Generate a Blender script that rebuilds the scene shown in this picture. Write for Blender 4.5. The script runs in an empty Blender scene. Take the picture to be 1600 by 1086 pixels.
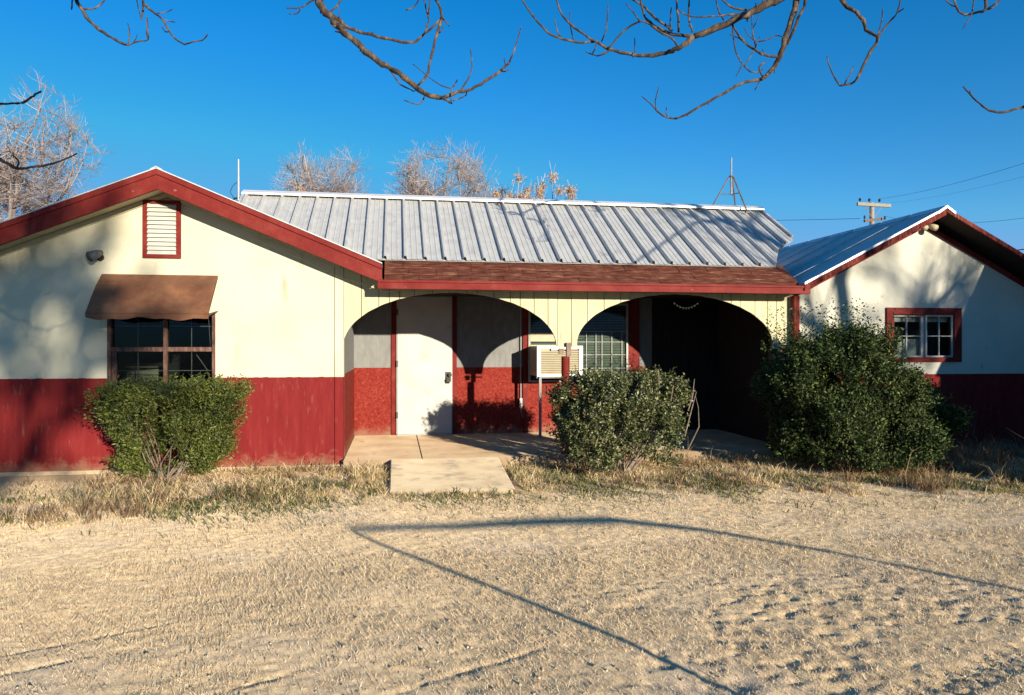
import bpy, math, random
import numpy as np
from mathutils import Vector, Matrix
R = math.radians
random.seed(7); rng = np.random.default_rng(11)
sc = bpy.context.scene
col = sc.collection

# ---------------------------------------------------------------- camera
cd = bpy.data.cameras.new('camera'); cam = bpy.data.objects.new('camera', cd); col.objects.link(cam)
CH = 1.38
cam.location = (0, 0, CH); cam.rotation_euler = (R(90), 0, R(-9)); cd.sensor_width = 36; cd.lens = 26.0
cd.clip_start = .05; cd.clip_end = 2000
sc.camera = cam
# ---------------------------------------------------------------- sky
SX, SZ = .41, .182                      # towards the sun: (SX, -1, SZ)
sun_dir = Vector((SX, -1, SZ)).normalized()
elev = math.asin(sun_dir.z); azim = math.atan2(SX, -1)
w = bpy.data.worlds.new('World'); sc.world = w; w.use_nodes = True
nt = w.node_tree; bg = nt.nodes['Background']
sky = nt.nodes.new('ShaderNodeTexSky'); sky.sky_type = 'NISHITA'; sky.sun_disc = False
sky.sun_elevation = elev; sky.sun_rotation = azim
sky.air_density = 1.0; sky.dust_density = 0.0; sky.ozone_density = 4.0
hs = nt.nodes.new('ShaderNodeHueSaturation'); hs.inputs['Saturation'].default_value = 1.24; hs.inputs['Hue'].default_value = .503
dk = nt.nodes.new('ShaderNodeMix'); dk.data_type = 'RGBA'; dk.blend_type = 'DARKEN'; dk.inputs['Factor'].default_value = 1   # keeps the glow round the low sun from outshining the blue
dk.inputs[7].default_value = (.95, 2.15, 4.0, 1)
nt.links.new(sky.outputs[0], hs.inputs['Color']); nt.links.new(hs.outputs[0], dk.inputs[6]); nt.links.new(dk.outputs[2], bg.inputs[0])
bg.inputs[1].default_value = .12
# ---------------------------------------------------------------- sun
sl = bpy.data.lights.new('sun', 'SUN'); so = bpy.data.objects.new('sun', sl); col.objects.link(so)
sl.energy = 5.0; sl.angle = R(.53); sl.color = (1, .9, .74)
so.rotation_euler = sun_dir.to_track_quat('Z', 'Y').to_euler()
sc.view_settings.view_transform = 'Standard'; sc.view_settings.look = 'None'
sc.view_settings.exposure = 0.75; sc.view_settings.gamma = 1
sc.render.engine = 'CYCLES'

# ---------------------------------------------------------------- helpers
S9, C9 = math.sin(R(9)), math.cos(R(9)); F = 1155.0
def W(px, py, d):
    """world point seen at photograph pixel (px,py) at depth d metres"""
    u = (px-800)/F; v = (541-py)/F
    return (d*(u*C9+S9), d*(C9-u*S9), CH+d*v)
def proj(x, y, z):
    xc = x*C9-y*S9; zc = x*S9+y*C9
    return xc, zc

def link(name, me, m, parent=None):
    o = bpy.data.objects.new(name, me); col.objects.link(o)
    if m is not None:
        for k in (m if isinstance(m, (list, tuple)) else [m]): me.materials.append(k)
    if parent: o.parent = parent
    return o
def tag(o, label=None, cat=None, group=None, kind=None):
    if label: o['label'] = label
    if cat: o['category'] = cat
    if group: o['group'] = group
    if kind: o['kind'] = kind
    return o
def empty(name, loc, label, cat, group=None):
    o = bpy.data.objects.new(name, None); col.objects.link(o); o.location = loc; o.empty_display_size = .1
    o['_o'] = 0; del o['_o']
    return tag(o, label, cat, group)

class MB:
    """collects shapes into one mesh; coordinates are world, made local to the parent on build"""
    def __init__(s): s.v = []; s.f = []; s.mi = []
    def poly(s, pts, mi=0):
        b = len(s.v); s.v += [tuple(p) for p in pts]; s.f.append(tuple(range(b, b+len(pts)))); s.mi.append(mi); return s
    def hexa(s, p, mi=0):
        b = len(s.v); s.v += [tuple(q) for q in p]
        for f in ((0,3,2,1),(4,5,6,7),(0,1,5,4),(1,2,6,5),(2,3,7,6),(3,0,4,7)):
            s.f.append(tuple(b+i for i in f)); s.mi.append(mi)
        return s
    def box(s, x0, x1, y0, y1, z0, z1, mi=0):
        return s.hexa([(x0,y0,z0),(x1,y0,z0),(x1,y1,z0),(x0,y1,z0),(x0,y0,z1),(x1,y0,z1),(x1,y1,z1),(x0,y1,z1)], mi)
    def prism(s, pts, ext, mi=0):
        """planar polygon pts extruded by vector ext"""
        n = len(pts); b = len(s.v)
        s.v += [tuple(p) for p in pts] + [(p[0]+ext[0], p[1]+ext[1], p[2]+ext[2]) for p in pts]
        s.f.append(tuple(range(b, b+n))); s.mi.append(mi)
        s.f.append(tuple(range(b+2*n-1, b+n-1, -1))); s.mi.append(mi)
        for i in range(n):
            j = (i+1) % n; s.f.append((b+j, b+i, b+n+i, b+n+j)); s.mi.append(mi)
        return s
    def xz(s, pts, y0, y1, mi=0): return s.prism([(x, y0, z) for x, z in pts], (0, y1-y0, 0), mi)
    def bar(s, a, b_, w_, h_, up=(0,0,1), mi=0):
        a = Vector(a); b_ = Vector(b_); t = (b_-a).normalized(); sd = t.cross(Vector(up)).normalized(); u = sd.cross(t)
        sd *= w_/2; u *= h_/2
        return s.hexa([a-sd-u, b_-sd-u, b_+sd-u, a+sd-u, a-sd+u, b_-sd+u, b_+sd+u, a+sd+u], mi)
    def tube(s, pts, rads, n=8, mi=0, cap=True):
        pts = [Vector(p) for p in pts]
        if not isinstance(rads, (list, tuple)): rads = [rads]*len(pts)
        b = len(s.v); prev = None; m_ = len(pts)
        for i, p in enumerate(pts):
            t = (pts[min(i+1, m_-1)]-pts[max(i-1, 0)])
            if t.length < 1e-9: t = Vector((0,0,1))
            t.normalize()
            if prev is None:
                a = Vector((0,0,1)) if abs(t.z) < .9 else Vector((1,0,0)); prev = t.cross(a).normalized()
            prev = (prev-t*prev.dot(t))
            if prev.length < 1e-6: prev = t.orthogonal()
            prev.normalize(); q = t.cross(prev); r = rads[i]
            for k in range(n):
                an = 2*math.pi*k/n; v = p+prev*(r*math.cos(an))+q*(r*math.sin(an)); s.v.append((v.x, v.y, v.z))
        for i in range(m_-1):
            for k in range(n):
                k2 = (k+1) % n
                s.f.append((b+i*n+k, b+i*n+k2, b+(i+1)*n+k2, b+(i+1)*n+k)); s.mi.append(mi)
        if cap and n > 2:
            s.f.append(tuple(b+k for k in range(n-1, -1, -1))); s.mi.append(mi)
            s.f.append(tuple(b+(m_-1)*n+k for k in range(n))); s.mi.append(mi)
        return s
    def build(s, name, m, parent=None, smooth=False, bevel=0):
        off = Vector(parent.matrix_world.translation) if parent and parent.type == 'EMPTY' and False else Vector((0,0,0))
        if parent is not None:
            o_ = parent
            while o_ is not None: off = off+Vector(o_.location); o_ = o_.parent
        vs = [(a-off.x, b-off.y, c-off.z) for a, b, c in s.v] if off.length else s.v
        me = bpy.data.meshes.new(name); me.from_pydata(vs, [], s.f)
        if isinstance(m, (list, tuple)): me.polygons.foreach_set('material_index', s.mi)
        if smooth: me.polygons.foreach_set('use_smooth', [True]*len(me.polygons))
        me.update()
        o = link(name, me, m, parent)
        if bevel:
            bv = o.modifiers.new('bevel', 'BEVEL'); bv.width = bevel; bv.segments = 2; bv.limit_method = 'ANGLE'
        return o

def np_mesh(name, v, tris, m, parent=None):
    me = bpy.data.meshes.new(name); n = len(v); k = tris.shape[1]
    me.vertices.add(n); me.vertices.foreach_set('co', v.astype(np.float32).ravel())
    me.loops.add(tris.size); me.loops.foreach_set('vertex_index', tris.astype(np.int32).ravel())
    me.polygons.add(len(tris)); me.polygons.foreach_set('loop_start', np.arange(0, tris.size, k, dtype=np.int32))
    me.polygons.foreach_set('loop_total', np.full(len(tris), k, dtype=np.int32))
    me.update(calc_edges=True); me.validate()
    return link(name, me, m, parent)

# ---- materials
def mat(name, stops, scale=4., rough=.8, bump=0., bscale=60., metal=0., stretch=(1,1,1), detail=6, spec=.3, island=False, dist=.01, n2=None, trans=0.):
    """stops: list of (pos, rgb); colour comes from noise through a ramp"""
    m = bpy.data.materials.new(name); m.use_nodes = True; t = m.node_tree; N = t.nodes; L = t.links
    p = N['Principled BSDF']; p.inputs['Roughness'].default_value = rough; p.inputs['Metallic'].default_value = metal
    p.inputs['Specular IOR Level'].default_value = spec
    tc = N.new('ShaderNodeNewGeometry'); mp = N.new('ShaderNodeMapping'); mp.inputs['Scale'].default_value = stretch
    L.new(tc.outputs['Position'], mp.inputs['Vector'])
    ramp = N.new('ShaderNodeValToRGB'); e = ramp.color_ramp.elements
    while len(e) > 1: e.remove(e[0])
    e[0].position = stops[0][0]; e[0].color = (*stops[0][1], 1)
    for q, c in stops[1:]: k = e.new(q); k.color = (*c, 1)
    if island:
        L.new(tc.outputs['Random Per Island'], ramp.inputs['Fac']); out = ramp.outputs['Color']
    else:
        nz = N.new('ShaderNodeTexNoise'); nz.inputs['Scale'].default_value = scale; nz.inputs['Detail'].default_value = detail
        nz.inputs['Roughness'].default_value = .62
        L.new(mp.outputs[0], nz.inputs['Vector']); L.new(nz.outputs['Fac'], ramp.inputs['Fac']); out = ramp.outputs['Color']
    if n2:                                   # second layer: (scale, low, high, colour, stretch)
        m2 = N.new('ShaderNodeMapping'); m2.inputs['Scale'].default_value = n2[4]; L.new(tc.outputs['Position'], m2.inputs['Vector'])
        z2 = N.new('ShaderNodeTexNoise'); z2.inputs['Scale'].default_value = n2[0]; z2.inputs['Detail'].default_value = 8
        L.new(m2.outputs[0], z2.inputs['Vector'])
        mr = N.new('ShaderNodeMapRange'); mr.inputs['From Min'].default_value = n2[1]; mr.inputs['From Max'].default_value = n2[2]
        L.new(z2.outputs['Fac'], mr.inputs['Value'])
        mx = N.new('ShaderNodeMix'); mx.data_type = 'RGBA'; L.new(mr.outputs[0], mx.inputs['Factor'])
        L.new(out, mx.inputs[6]); mx.inputs[7].default_value = (*n2[3], 1); out = mx.outputs[2]
    L.new(out, p.inputs['Base Color'])
    if bump:
        bz = N.new('ShaderNodeTexNoise'); bz.inputs['Scale'].default_value = bscale; bz.inputs['Detail'].default_value = 5
        L.new(mp.outputs[0], bz.inputs['Vector'])
        bn = N.new('ShaderNodeBump'); bn.inputs['Strength'].default_value = bump; bn.inputs['Distance'].default_value = dist
        L.new(bz.outputs['Fac'], bn.inputs['Height']); L.new(bn.outputs[0], p.inputs['Normal'])
    if trans:
        tr = N.new('ShaderNodeBsdfTranslucent'); L.new(out, tr.inputs['Color']); ms = N.new('ShaderNodeMixShader')
        ms.inputs[0].default_value = trans; L.new(p.outputs[0], ms.inputs[1]); L.new(tr.outputs[0], ms.inputs[2])
        L.new(ms.outputs[0], N['Material Output'].inputs['Surface'])
    return m

M = {}
M['cream'] = mat('cream_stucco', [(.25,(.50,.465,.325)),(.5,(.56,.52,.375)),(.75,(.59,.555,.415))], 2.2, .9, .35, 45, n2=(3.0,.60,.80,(.40,.34,.22),(2.5,2.5,.5)))
M['siding'] = mat('cream_siding', [(.25,(.48,.43,.255)),(.55,(.55,.495,.31)),(.8,(.58,.53,.36))], 3, .8, .25, 30, stretch=(6,6,.7), n2=(4,.60,.75,(.40,.34,.20),(7,7,.6)))
M['white_wall'] = mat('white_stucco', [(.2,(.46,.44,.36)),(.5,(.53,.51,.42)),(.75,(.57,.55,.46))], 2.5, .9, .4, 40, n2=(9,.66,.78,(0.320,0.269,0.211),(1,1,1)))
M['red'] = mat('dark_red_wall_paint', [(.25,(.135,.012,.012)),(.5,(.18,.016,.016)),(.8,(.22,.028,.025))], 3, .75, .3, 40, stretch=(4,4,.6), n2=(6,.60,.86,(.24,.10,.075),(4,4,.8)), spec=.1)
M['red_osb'] = mat('red_painted_chipboard', [(.3,(.135,.013,.010)),(.45,(.20,.022,.015)),(.6,(.24,.034,.023)),(.78,(.32,.10,.065))], 42, .8, .6, 60, detail=3, spec=.1)
M['red_trim'] = mat('red_trim_paint', [(.25,(.12,.012,.010)),(.5,(.17,.019,.015)),(.8,(.215,.042,.030))], 5, .6, .25, 40, n2=(11,.67,.77,(.32,.16,.11),(1,1,1)), spec=.1)
M['red_old'] = mat('old_dark_red_board', [(.25,(.06,.012,.010)),(.5,(.13,.022,.018)),(.75,(.26,.10,.07))], 9, .8, .4, 40, stretch=(5,5,1), spec=.1)
M['shingle'] = mat('weathered_red_shingle', [(.25,(.035,.014,.010)),(.42,(.11,.032,.020)),(.55,(.19,.065,.038)),(.7,(.31,.16,.10))], 5, .9, .9, 30, stretch=(1.2,7,7), dist=.02, spec=.1)
M['metal'] = mat('galvanised_roof_sheet', [(.25,(.42,.42,.40)),(.5,(.50,.495,.47)),(.78,(.57,.56,.53))], 6, .45, .12, 30, metal=.1, spec=.5, n2=(4,.55,.80,(0.351,0.343,0.328),(5,1,1)))
M['metal_cap'] = mat('pale_metal_flashing', [(.3,(.66,.67,.66)),(.7,(.76,.76,.73))], 8, .45, .1, 30, metal=.2, spec=.5)
M['awning'] = mat('rusty_brown_sheet', [(.25,(.085,.035,.018)),(.45,(.165,.068,.034)),(.6,(.23,.105,.052)),(.8,(.29,.15,.085))], 3.2, .65, .25, 25, n2=(2.2,.5,.72,(0.144,0.072,0.043),(1,1,2)))
M['concrete'] = mat('porch_concrete', [(.25,(.26,.175,.10)),(.5,(.38,.27,.165)),(.75,(.46,.35,.23))], 2.4, .9, .35, 50, n2=(5,.62,.7,(.3,.21,.14),(1,1,1)))
M['concrete_pale'] = mat('pale_concrete', [(.25,(.38,.28,.17)),(.5,(.48,.38,.245)),(.75,(.54,.45,.31))], 3, .9, .35, 60, n2=(5,.53,.70,(.27,.22,.16),(1,1,1)))
M['grey_wall'] = mat('pale_grey_porch_paint', [(.3,(.175,.175,.165)),(.6,(.225,.225,.21)),(.8,(.255,.25,.235))], 6, .9, .3, 45, stretch=(3,3,1))
M['shade_dark_board'] = mat('shade_darkened_board', [(.3,(.016,.012,.011)),(.6,(.03,.022,.02)),(.8,(.05,.035,.03))], 5, .85, .3, 40, stretch=(6,6,.6))  # porch shade put into the colour; also used on the right soffit
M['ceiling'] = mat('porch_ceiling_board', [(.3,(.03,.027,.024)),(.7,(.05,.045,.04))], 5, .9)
M['white_door'] = mat('off_white_door_paint', [(.3,(.44,.43,.37)),(.55,(.51,.50,.44)),(.8,(.54,.53,.48))], 3, .55, .12, 20, n2=(3.4,.62,.75,(0.384,0.358,0.294),(1,1,1.5)))
M['white_metal'] = mat('white_window_metal', [(.3,(.34,.34,.31)),(.7,(.46,.455,.42))], 12, .5, .1)
M['dark_metal'] = mat('dark_hardware_metal', [(.3,(.02,.02,.02)),(.7,(.05,.045,.04))], 20, .5, .1, metal=.5)
M['grey_metal'] = mat('grey_pipe_metal', [(.3,(.24,.25,.25)),(.7,(.38,.38,.37))], 15, .45, .1, metal=.4)
M['dark_grey'] = mat('aged_grey_enamel', [(.3,(.06,.06,.06)),(.7,(.14,.135,.13))], 15, .5, .1)
M['worn_steel'] = mat('worn_grey_steel', [(.3,(.12,.11,.10)),(.6,(.26,.25,.23))], 9, .5, .1)
M['bleached_wood'] = mat('bleached_wood', [(.3,(.22,.19,.14)),(.7,(.36,.31,.24))], 5, .9, .3, 30, stretch=(1,6,6))
M['rust_metal'] = mat('rusty_mast_metal', [(.3,(.10,.07,.06)),(.7,(.22,.15,.11))], 15, .6, .1, metal=.3)
M['ac_beige'] = mat('sun_yellowed_plastic', [(.3,(.36,.31,.19)),(.7,(.43,.38,.25))], 12, .5, .08)
M['ac_white'] = mat('white_enamel', [(.3,(.74,.73,.69)),(.7,(.82,.81,.77))], 12, .4, .05)
M['wood_dark'] = mat('old_brown_window_wood', [(.3,(.05,.026,.02)),(.5,(.11,.055,.04)),(.75,(.24,.15,.11))], 8, .8, .4, 40, stretch=(3,3,1))
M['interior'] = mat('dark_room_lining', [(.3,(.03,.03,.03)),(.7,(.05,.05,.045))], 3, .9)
M['blind'] = mat('blind_slats', [(.3,(.40,.43,.36)),(.7,(.52,.54,.46))], 5, .6, .05)
M['bark'] = mat('grey_brown_bark', [(.3,(.022,.015,.011)),(.5,(.065,.044,.031)),(.72,(.20,.15,.105))], 14, .9, .8, 60, stretch=(1,1,.5))
M['far_bark'] = mat('far_twig_bark', [(0,(.15,.12,.11)),(.5,(.28,.225,.20)),(1,(.44,.36,.32))], 3, .9, island=True)
M['tan_leaf'] = mat('dead_tan_leaf', [(0,(.40,.20,.06)),(.5,(.62,.36,.13)),(1,(.76,.52,.28))], 3, .8, island=True, trans=.25)
M['leaf_yew'] = mat('olive_green_leaf', [(0,(.028,.044,.009)),(.45,(.075,.098,.017)),(.85,(.15,.175,.03)),(1,(.26,.24,.06))], 3, .5, island=True, spec=.4, trans=.1)
M['leaf_sunlit'] = mat('sunlit_yellow_green_leaf', [(0,(.10,.14,.02)),(.5,(.19,.21,.03)),(1,(.32,.30,.06))], 3, .5, island=True, spec=.3, trans=.2)  # brighter leaf for the shrub top, sunlight put into the colour
M['leaf_mid'] = mat('grey_green_leaf', [(0,(.022,.032,.010)),(.5,(.07,.085,.026)),(.85,(.18,.19,.07)),(1,(.32,.30,.15))], 3, .4, island=True, spec=.5, trans=.08)
M['leaf_big'] = mat('glossy_dark_leaf', [(0,(.010,.018,.006)),(.5,(.028,.045,.012)),(.85,(.07,.10,.025)),(1,(.15,.18,.05))], 3, .6, island=True, spec=.2, trans=.08)
M['stem'] = mat('grey_shrub_stem', [(.3,(.14,.10,.075)),(.6,(.28,.22,.17)),(.8,(.40,.34,.28))], 20, .9, .5, 60)
M['straw'] = mat('dry_straw', [(0,(.44,.29,.11)),(.3,(.68,.49,.22)),(.7,(.82,.63,.34)),(1,(.88,.74,.48))], 3, .8, island=True, trans=.1)
M['brown_weed'] = mat('brown_dead_weed', [(0,(.10,.06,.03)),(.5,(.24,.15,.08)),(1,(.42,.28,.15))], 3, .85, island=True, trans=.15)
M['green_weed'] = mat('green_ground_weed', [(0,(.05,.07,.02)),(.5,(.12,.14,.035)),(1,(.25,.25,.08))], 3, .7, island=True, trans=.2)
M['stubble'] = mat('pale_dry_stubble', [(0,(.42,.295,.16)),(.4,(.68,.51,.31)),(1,(.82,.66,.42))], 3, .85, island=True, trans=.1)
for k_ in ('concrete','concrete_pale'): M[k_].node_tree.nodes['Principled BSDF'].inputs['Diffuse Roughness'].default_value = 1
M['stone'] = mat('small_pale_stones', [(0,(.26,.19,.12)),(.5,(.50,.38,.24)),(1,(.66,.54,.38))], 3, .9, island=True)
M['cable'] = mat('black_cable', [(.3,(.02,.02,.022)),(.7,(.035,.035,.035))], 5, .6)

def mud(m, z0, col_):
    t = m.node_tree; N = t.nodes; L = t.links; p = N['Principled BSDF']; old = p.inputs['Base Color'].links[0].from_socket
    g = N.new('ShaderNodeNewGeometry'); sx = N.new('ShaderNodeSeparateXYZ'); L.new(g.outputs['Position'], sx.inputs[0])
    nz = N.new('ShaderNodeTexNoise'); nz.inputs['Scale'].default_value = 7; nz.inputs['Detail'].default_value = 9; nz.inputs['Roughness'].default_value = .7; L.new(g.outputs['Position'], nz.inputs['Vector'])
    ad = N.new('ShaderNodeMath'); ad.operation = 'MULTIPLY_ADD'; L.new(nz.outputs['Fac'], ad.inputs[0]); ad.inputs[1].default_value = .55; L.new(sx.outputs['Z'], ad.inputs[2])
    mr = N.new('ShaderNodeMapRange'); mr.inputs['From Min'].default_value = z0+.38; mr.inputs['From Max'].default_value = z0+.22; mr.inputs['To Max'].default_value = .75; L.new(ad.outputs[0], mr.inputs['Value'])
    mx = N.new('ShaderNodeMix'); mx.data_type = 'RGBA'; L.new(mr.outputs[0], mx.inputs['Factor']); L.new(old, mx.inputs[6]); mx.inputs[7].default_value = (*col_, 1); L.new(mx.outputs[2], p.inputs['Base Color'])
mud(M['red'], .06, (.27,.15,.09)); mud(M['red_osb'], .13, (.28,.16,.10))

def glass(name, tint=(.8,.85,.85), rough=.03):
    m = bpy.data.materials.new(name); m.use_nodes = True; t = m.node_tree; N = t.nodes; L = t.links
    N.remove(N['Principled BSDF'])
    tr = N.new('ShaderNodeBsdfTransparent'); tr.inputs[0].default_value = (*tint, 1)
    gl = N.new('ShaderNodeBsdfGlossy'); gl.inputs['Roughness'].default_value = rough
    nz = N.new('ShaderNodeTexNoise'); nz.inputs['Scale'].default_value = 2.5; bp = N.new('ShaderNodeBump'); bp.inputs['Strength'].default_value = .04; bp.inputs['Distance'].default_value = .02
    L.new(nz.outputs['Fac'], bp.inputs['Height']); L.new(bp.outputs[0], gl.inputs['Normal'])
    fr = N.new('ShaderNodeFresnel'); fr.inputs['IOR'].default_value = 1.3
    ms = N.new('ShaderNodeMixShader'); L.new(fr.outputs[0], ms.inputs[0]); L.new(tr.outputs[0], ms.inputs[1]); L.new(gl.outputs[0], ms.inputs[2])
    L.new(ms.outputs[0], N['Material Output'].inputs['Surface']); return m
M['glass'] = glass('window_glass', (.62,.66,.64), .04)
M['glass_clear'] = glass('clear_window_glass', (.85,.87,.86), .02)

# ---------------------------------------------------------------- value noise (numpy)
def vnoise(x, y, seed=0):
    xi = np.floor(x).astype(np.int64); yi = np.floor(y).astype(np.int64); fx = x-xi; fy = y-yi
    fx = fx*fx*(3-2*fx); fy = fy*fy*(3-2*fy)
    def h(a, b):
        n = (a*374761393+b*668265263+seed*144665) & 0xffffffff
        n = ((n ^ (n >> 13))*1274126177) & 0xffffffff
        return ((n ^ (n >> 16)) & 0xffff)/65535.0
    return (h(xi,yi)*(1-fx)+h(xi+1,yi)*fx)*(1-fy)+(h(xi,yi+1)*(1-fx)+h(xi+1,yi+1)*fx)*fy
def smooth(a, b, x): t = np.clip((x-a)/(b-a), 0, 1); return t*t*(3-2*t)
def ground_h(x, y):
    x = np.asarray(x, float); y = np.asarray(y, float)
    h = (vnoise(x*1.1, y*1.1, 1)-.5)*.022+(vnoise(x*4, y*4, 2)-.5)*.006
    near = smooth(8.6, 5.5, y)*.6+.4
    h += ((vnoise(x*13, y*13, 3)-.5)*.004+(vnoise(x*29, y*29, 4)-.5)*.005)*near
    # churned, tyre-marked gravel close on the right
    u = x*.93+y*.36; v = -x*.36+y*.93
    mk = smooth(.55, 1.2, x)*smooth(4.6, 3.7, y+ .25*(vnoise(x*2, y*2, 9)-.5))
    lug = np.maximum(0, vnoise(u*17, v*22, 5)-.5)*1.3
    h += mk*(-lug*.022*smooth(.25,.7,vnoise(x*2.3,y*2.3,12)))
    tr = smooth(.10,.06,np.abs(v-1.72))*smooth(1.5, 1.8, x); h -= tr*(np.sin(u*62+np.sign(v-1.72)*1.2)*np.sin(v*40) > -.1)*.010
    # wheel scuffs on the left
    for k, (a, b, c) in enumerate(((-1.8, 3.35, .45), (-.9, 3.0, .5), (-1.5, 3.75, .4), (-2.6, 4.3, .35), (.2, 3.1, .42))):
        dx = x-a; dy = y-b; t = dx*.9+dy*c; n_ = -dx*c+dy*.9
        n_ = n_+.03*(vnoise(t*6, t*0+k, 6)-.5)
        h -= np.exp(-(n_/.016)**2)*smooth(.75, .3, np.abs(t))*.010*(vnoise(t*16, n_*20, 7)*1.2)
    h += np.exp(-((y-7.6)/.7)**2)*.02
    inside = smooth(8.55, 8.75, y)
    return h*(1-inside)+inside*(-.01)

# ---------------------------------------------------------------- ground: one sheet to the horizon
def axis(lo, hi, step, far, n):
    a = np.arange(lo, hi, step); g = np.geomspace(.08, far, n)
    return np.concatenate([(lo-g)[::-1], a, a[-1]+g])
gx = axis(-4.6, 8.2, .02, 500, 26); gy = axis(2.3, 8.7, .016, 500, 26)
GX, GY = np.meshgrid(gx, gy); GZ = ground_h(GX, GY)
far_ = (np.maximum(0, np.abs(GX-2)-7) + np.maximum(0, np.abs(GY-5)-5)) > .3
GZ = np.where(far_, GZ*.3, GZ)
nx, ny = len(gx), len(gy)
idx = np.arange(nx*ny).reshape(ny, nx)
quads = np.stack([idx[:-1,:-1], idx[:-1,1:], idx[1:,1:], idx[1:,:-1]], -1).reshape(-1, 4)
def ground_mat():
    m = mat('sandy_gravel', [(.28,(.40,.275,.15)),(.45,(.62,.45,.26)),(.6,(.75,.57,.335)),(.8,(.82,.66,.42))], 26, .95, 1.0, 150, dist=.004, detail=10,
            n2=(1.1,.50,.68,(.62,.48,.32),(1,1,1)))
    m.node_tree.nodes['Principled BSDF'].inputs['Diffuse Roughness'].default_value = 1
    t = m.node_tree; N = t.nodes; L = t.links; p = N['Principled BSDF']
    # bare brown dirt beside the wall on the left
    g = N.new('ShaderNodeNewGeometry'); sx = N.new('ShaderNodeSeparateXYZ'); L.new(g.outputs['Position'], sx.inputs[0])
    nz = N.new('ShaderNodeTexNoise'); nz.inputs['Scale'].default_value = 1.7; L.new(g.outputs['Position'], nz.inputs['Vector'])
    ad = N.new('ShaderNodeMath'); ad.operation = 'MULTIPLY_ADD'; L.new(nz.outputs['Fac'], ad.inputs[0]); ad.inputs[1].default_value = 1.4; L.new(sx.outputs['Y'], ad.inputs[2])
    my = N.new('ShaderNodeMapRange'); my.inputs['From Min'].default_value = 7.3; my.inputs['From Max'].default_value = 8.0; L.new(ad.outputs[0], my.inputs['Value'])
    old = p.inputs['Base Color'].links[0].from_socket
    mx = N.new('ShaderNodeMix'); mx.data_type = 'RGBA'; L.new(my.outputs[0], mx.inputs['Factor']); L.new(old, mx.inputs[6]); mx.inputs[7].default_value = (.26,.165,.095,1)
    mf = N.new('ShaderNodeMix'); mf.data_type = 'RGBA'; mf.inputs['Factor'].default_value = .3; L.new(mx.outputs[2], mf.inputs[6]); L.new(old, mf.inputs[7])
    L.new(mf.outputs[2], p.inputs['Base Color'])
    return m
M['ground'] = ground_mat()
g_o = np_mesh('ground', np.stack([GX.ravel(), GY.ravel(), GZ.ravel()], -1), quads, M['ground']); tag(g_o, kind='structure')
g_o.data.polygons.foreach_set('use_smooth', [True]*len(g_o.data.polygons))

# ---------------------------------------------------------------- porch slab and front path
mb = MB()
xs = [-.583, .31, 1.45, 2.6, 3.8, 5.0]
for a, b in zip(xs[:-1], xs[1:]):
    for c, d in ((8.6, 9.55), (9.558, 10.96)): mb.box(a+.004, b-.004, c, d, -.15, .1)
mb.box(-.583, 5.0, 8.62, 10.96, -.16, .088)
o = mb.build('porch_slab', M['concrete'], bevel=.006); tag(o, kind='structure')
mb = MB(); mb.hexa([(-.05,6.98,-.1),(1.12,6.88,-.1),(1.2,8.597,-.1),(-.05,8.597,-.1),(-.05,6.98,.05),(1.12,6.88,.05),(1.2,8.597,.098),(-.05,8.597,.098)])
o = mb.build('path', M['concrete_pale'], bevel=.012); tag(o, kind='structure')

# ================================================================= HOUSE
house = empty('house', (2, 11, 0), 'long single storey house with red lower walls, cream gables, twin arched porch and metal roof', 'house')
YF = 8.75; PL = 1.04                                  # front wall plane, paint line
lwin = (-3.13, -1.996, .74, 1.76)
def ztop(x): return 3.12-.415*abs(x+2.5)             # under the left gable roof
mb = MB()
XL, XR = -4.7, -.586
mb.xz([(XL,PL),(lwin[0],PL),(lwin[0],ztop(lwin[0])),(XL,ztop(XL))], YF, YF+.15)
mb.xz([(lwin[0],lwin[3]),(lwin[1],lwin[3]),(lwin[1],ztop(lwin[1])),(-2.5,3.12),(lwin[0],ztop(lwin[0]))], YF, YF+.15)
mb.xz([(lwin[1],PL),(-.69,PL),(-.69,ztop(-.69)),(lwin[1],ztop(lwin[1]))], YF, YF+.15)
mb.xz([(-.683,PL),(XR,PL),(XR,ztop(XR)),(-.683,ztop(-.683))], YF-.004, YF+.15)
tag(mb.build('gable_wall', M['cream'], house), 'smooth cream gable wall above the red band')
mb = MB(); mb.box(-3.95,-2.76,YF-.003,YF-.0005,2.352,2.358); mb.box(-2.35,-1.1,YF-.003,YF-.0005,2.349,2.354)
mb.build('wall_seam', M['cream'], house)
mb = MB()
pl_ = lambda a, b: [(a+(b-a)*i/40, PL+.0035*math.sin(i*1.7+a*9)+.003*math.sin(i*.61+a)) for i in range(41)]
mb.xz([(XL,.03),(lwin[0],.03)]+pl_(lwin[0],XL), YF-.004, YF+.15)
mb.xz([(lwin[0],.03),(lwin[1],.03),(lwin[1],lwin[2]),(lwin[0],lwin[2])], YF-.004, YF+.15)
mb.xz([(lwin[1],.03),(-.69,.03)]+pl_(-.69,lwin[1]), YF-.004, YF+.15)
mb.xz([(-.683,.03),(XR,.03),(XR,PL),(-.683,PL)], YF-.008, YF+.15)
mb.build('wainscot', M['red'], house)
MB().box(XL, XR, YF-.03, YF+.15, -.1, .028).build('foundation', M['concrete_pale'], house)
# other walls of the wing (seen only from the side or through the window)
mb = MB(); mb.box(XL, XL+.15, YF+.15, 13.8, 0, 2.25); mb.box(XL, 8.7, 13.8, 13.95, 0, 2.1)
mb.build('outer_wall', M['cream'], house)
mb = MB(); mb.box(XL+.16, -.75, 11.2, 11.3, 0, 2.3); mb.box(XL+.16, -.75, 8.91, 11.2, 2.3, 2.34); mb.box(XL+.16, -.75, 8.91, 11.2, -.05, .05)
mb.build('room_lining', M['interior'], house)
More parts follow.
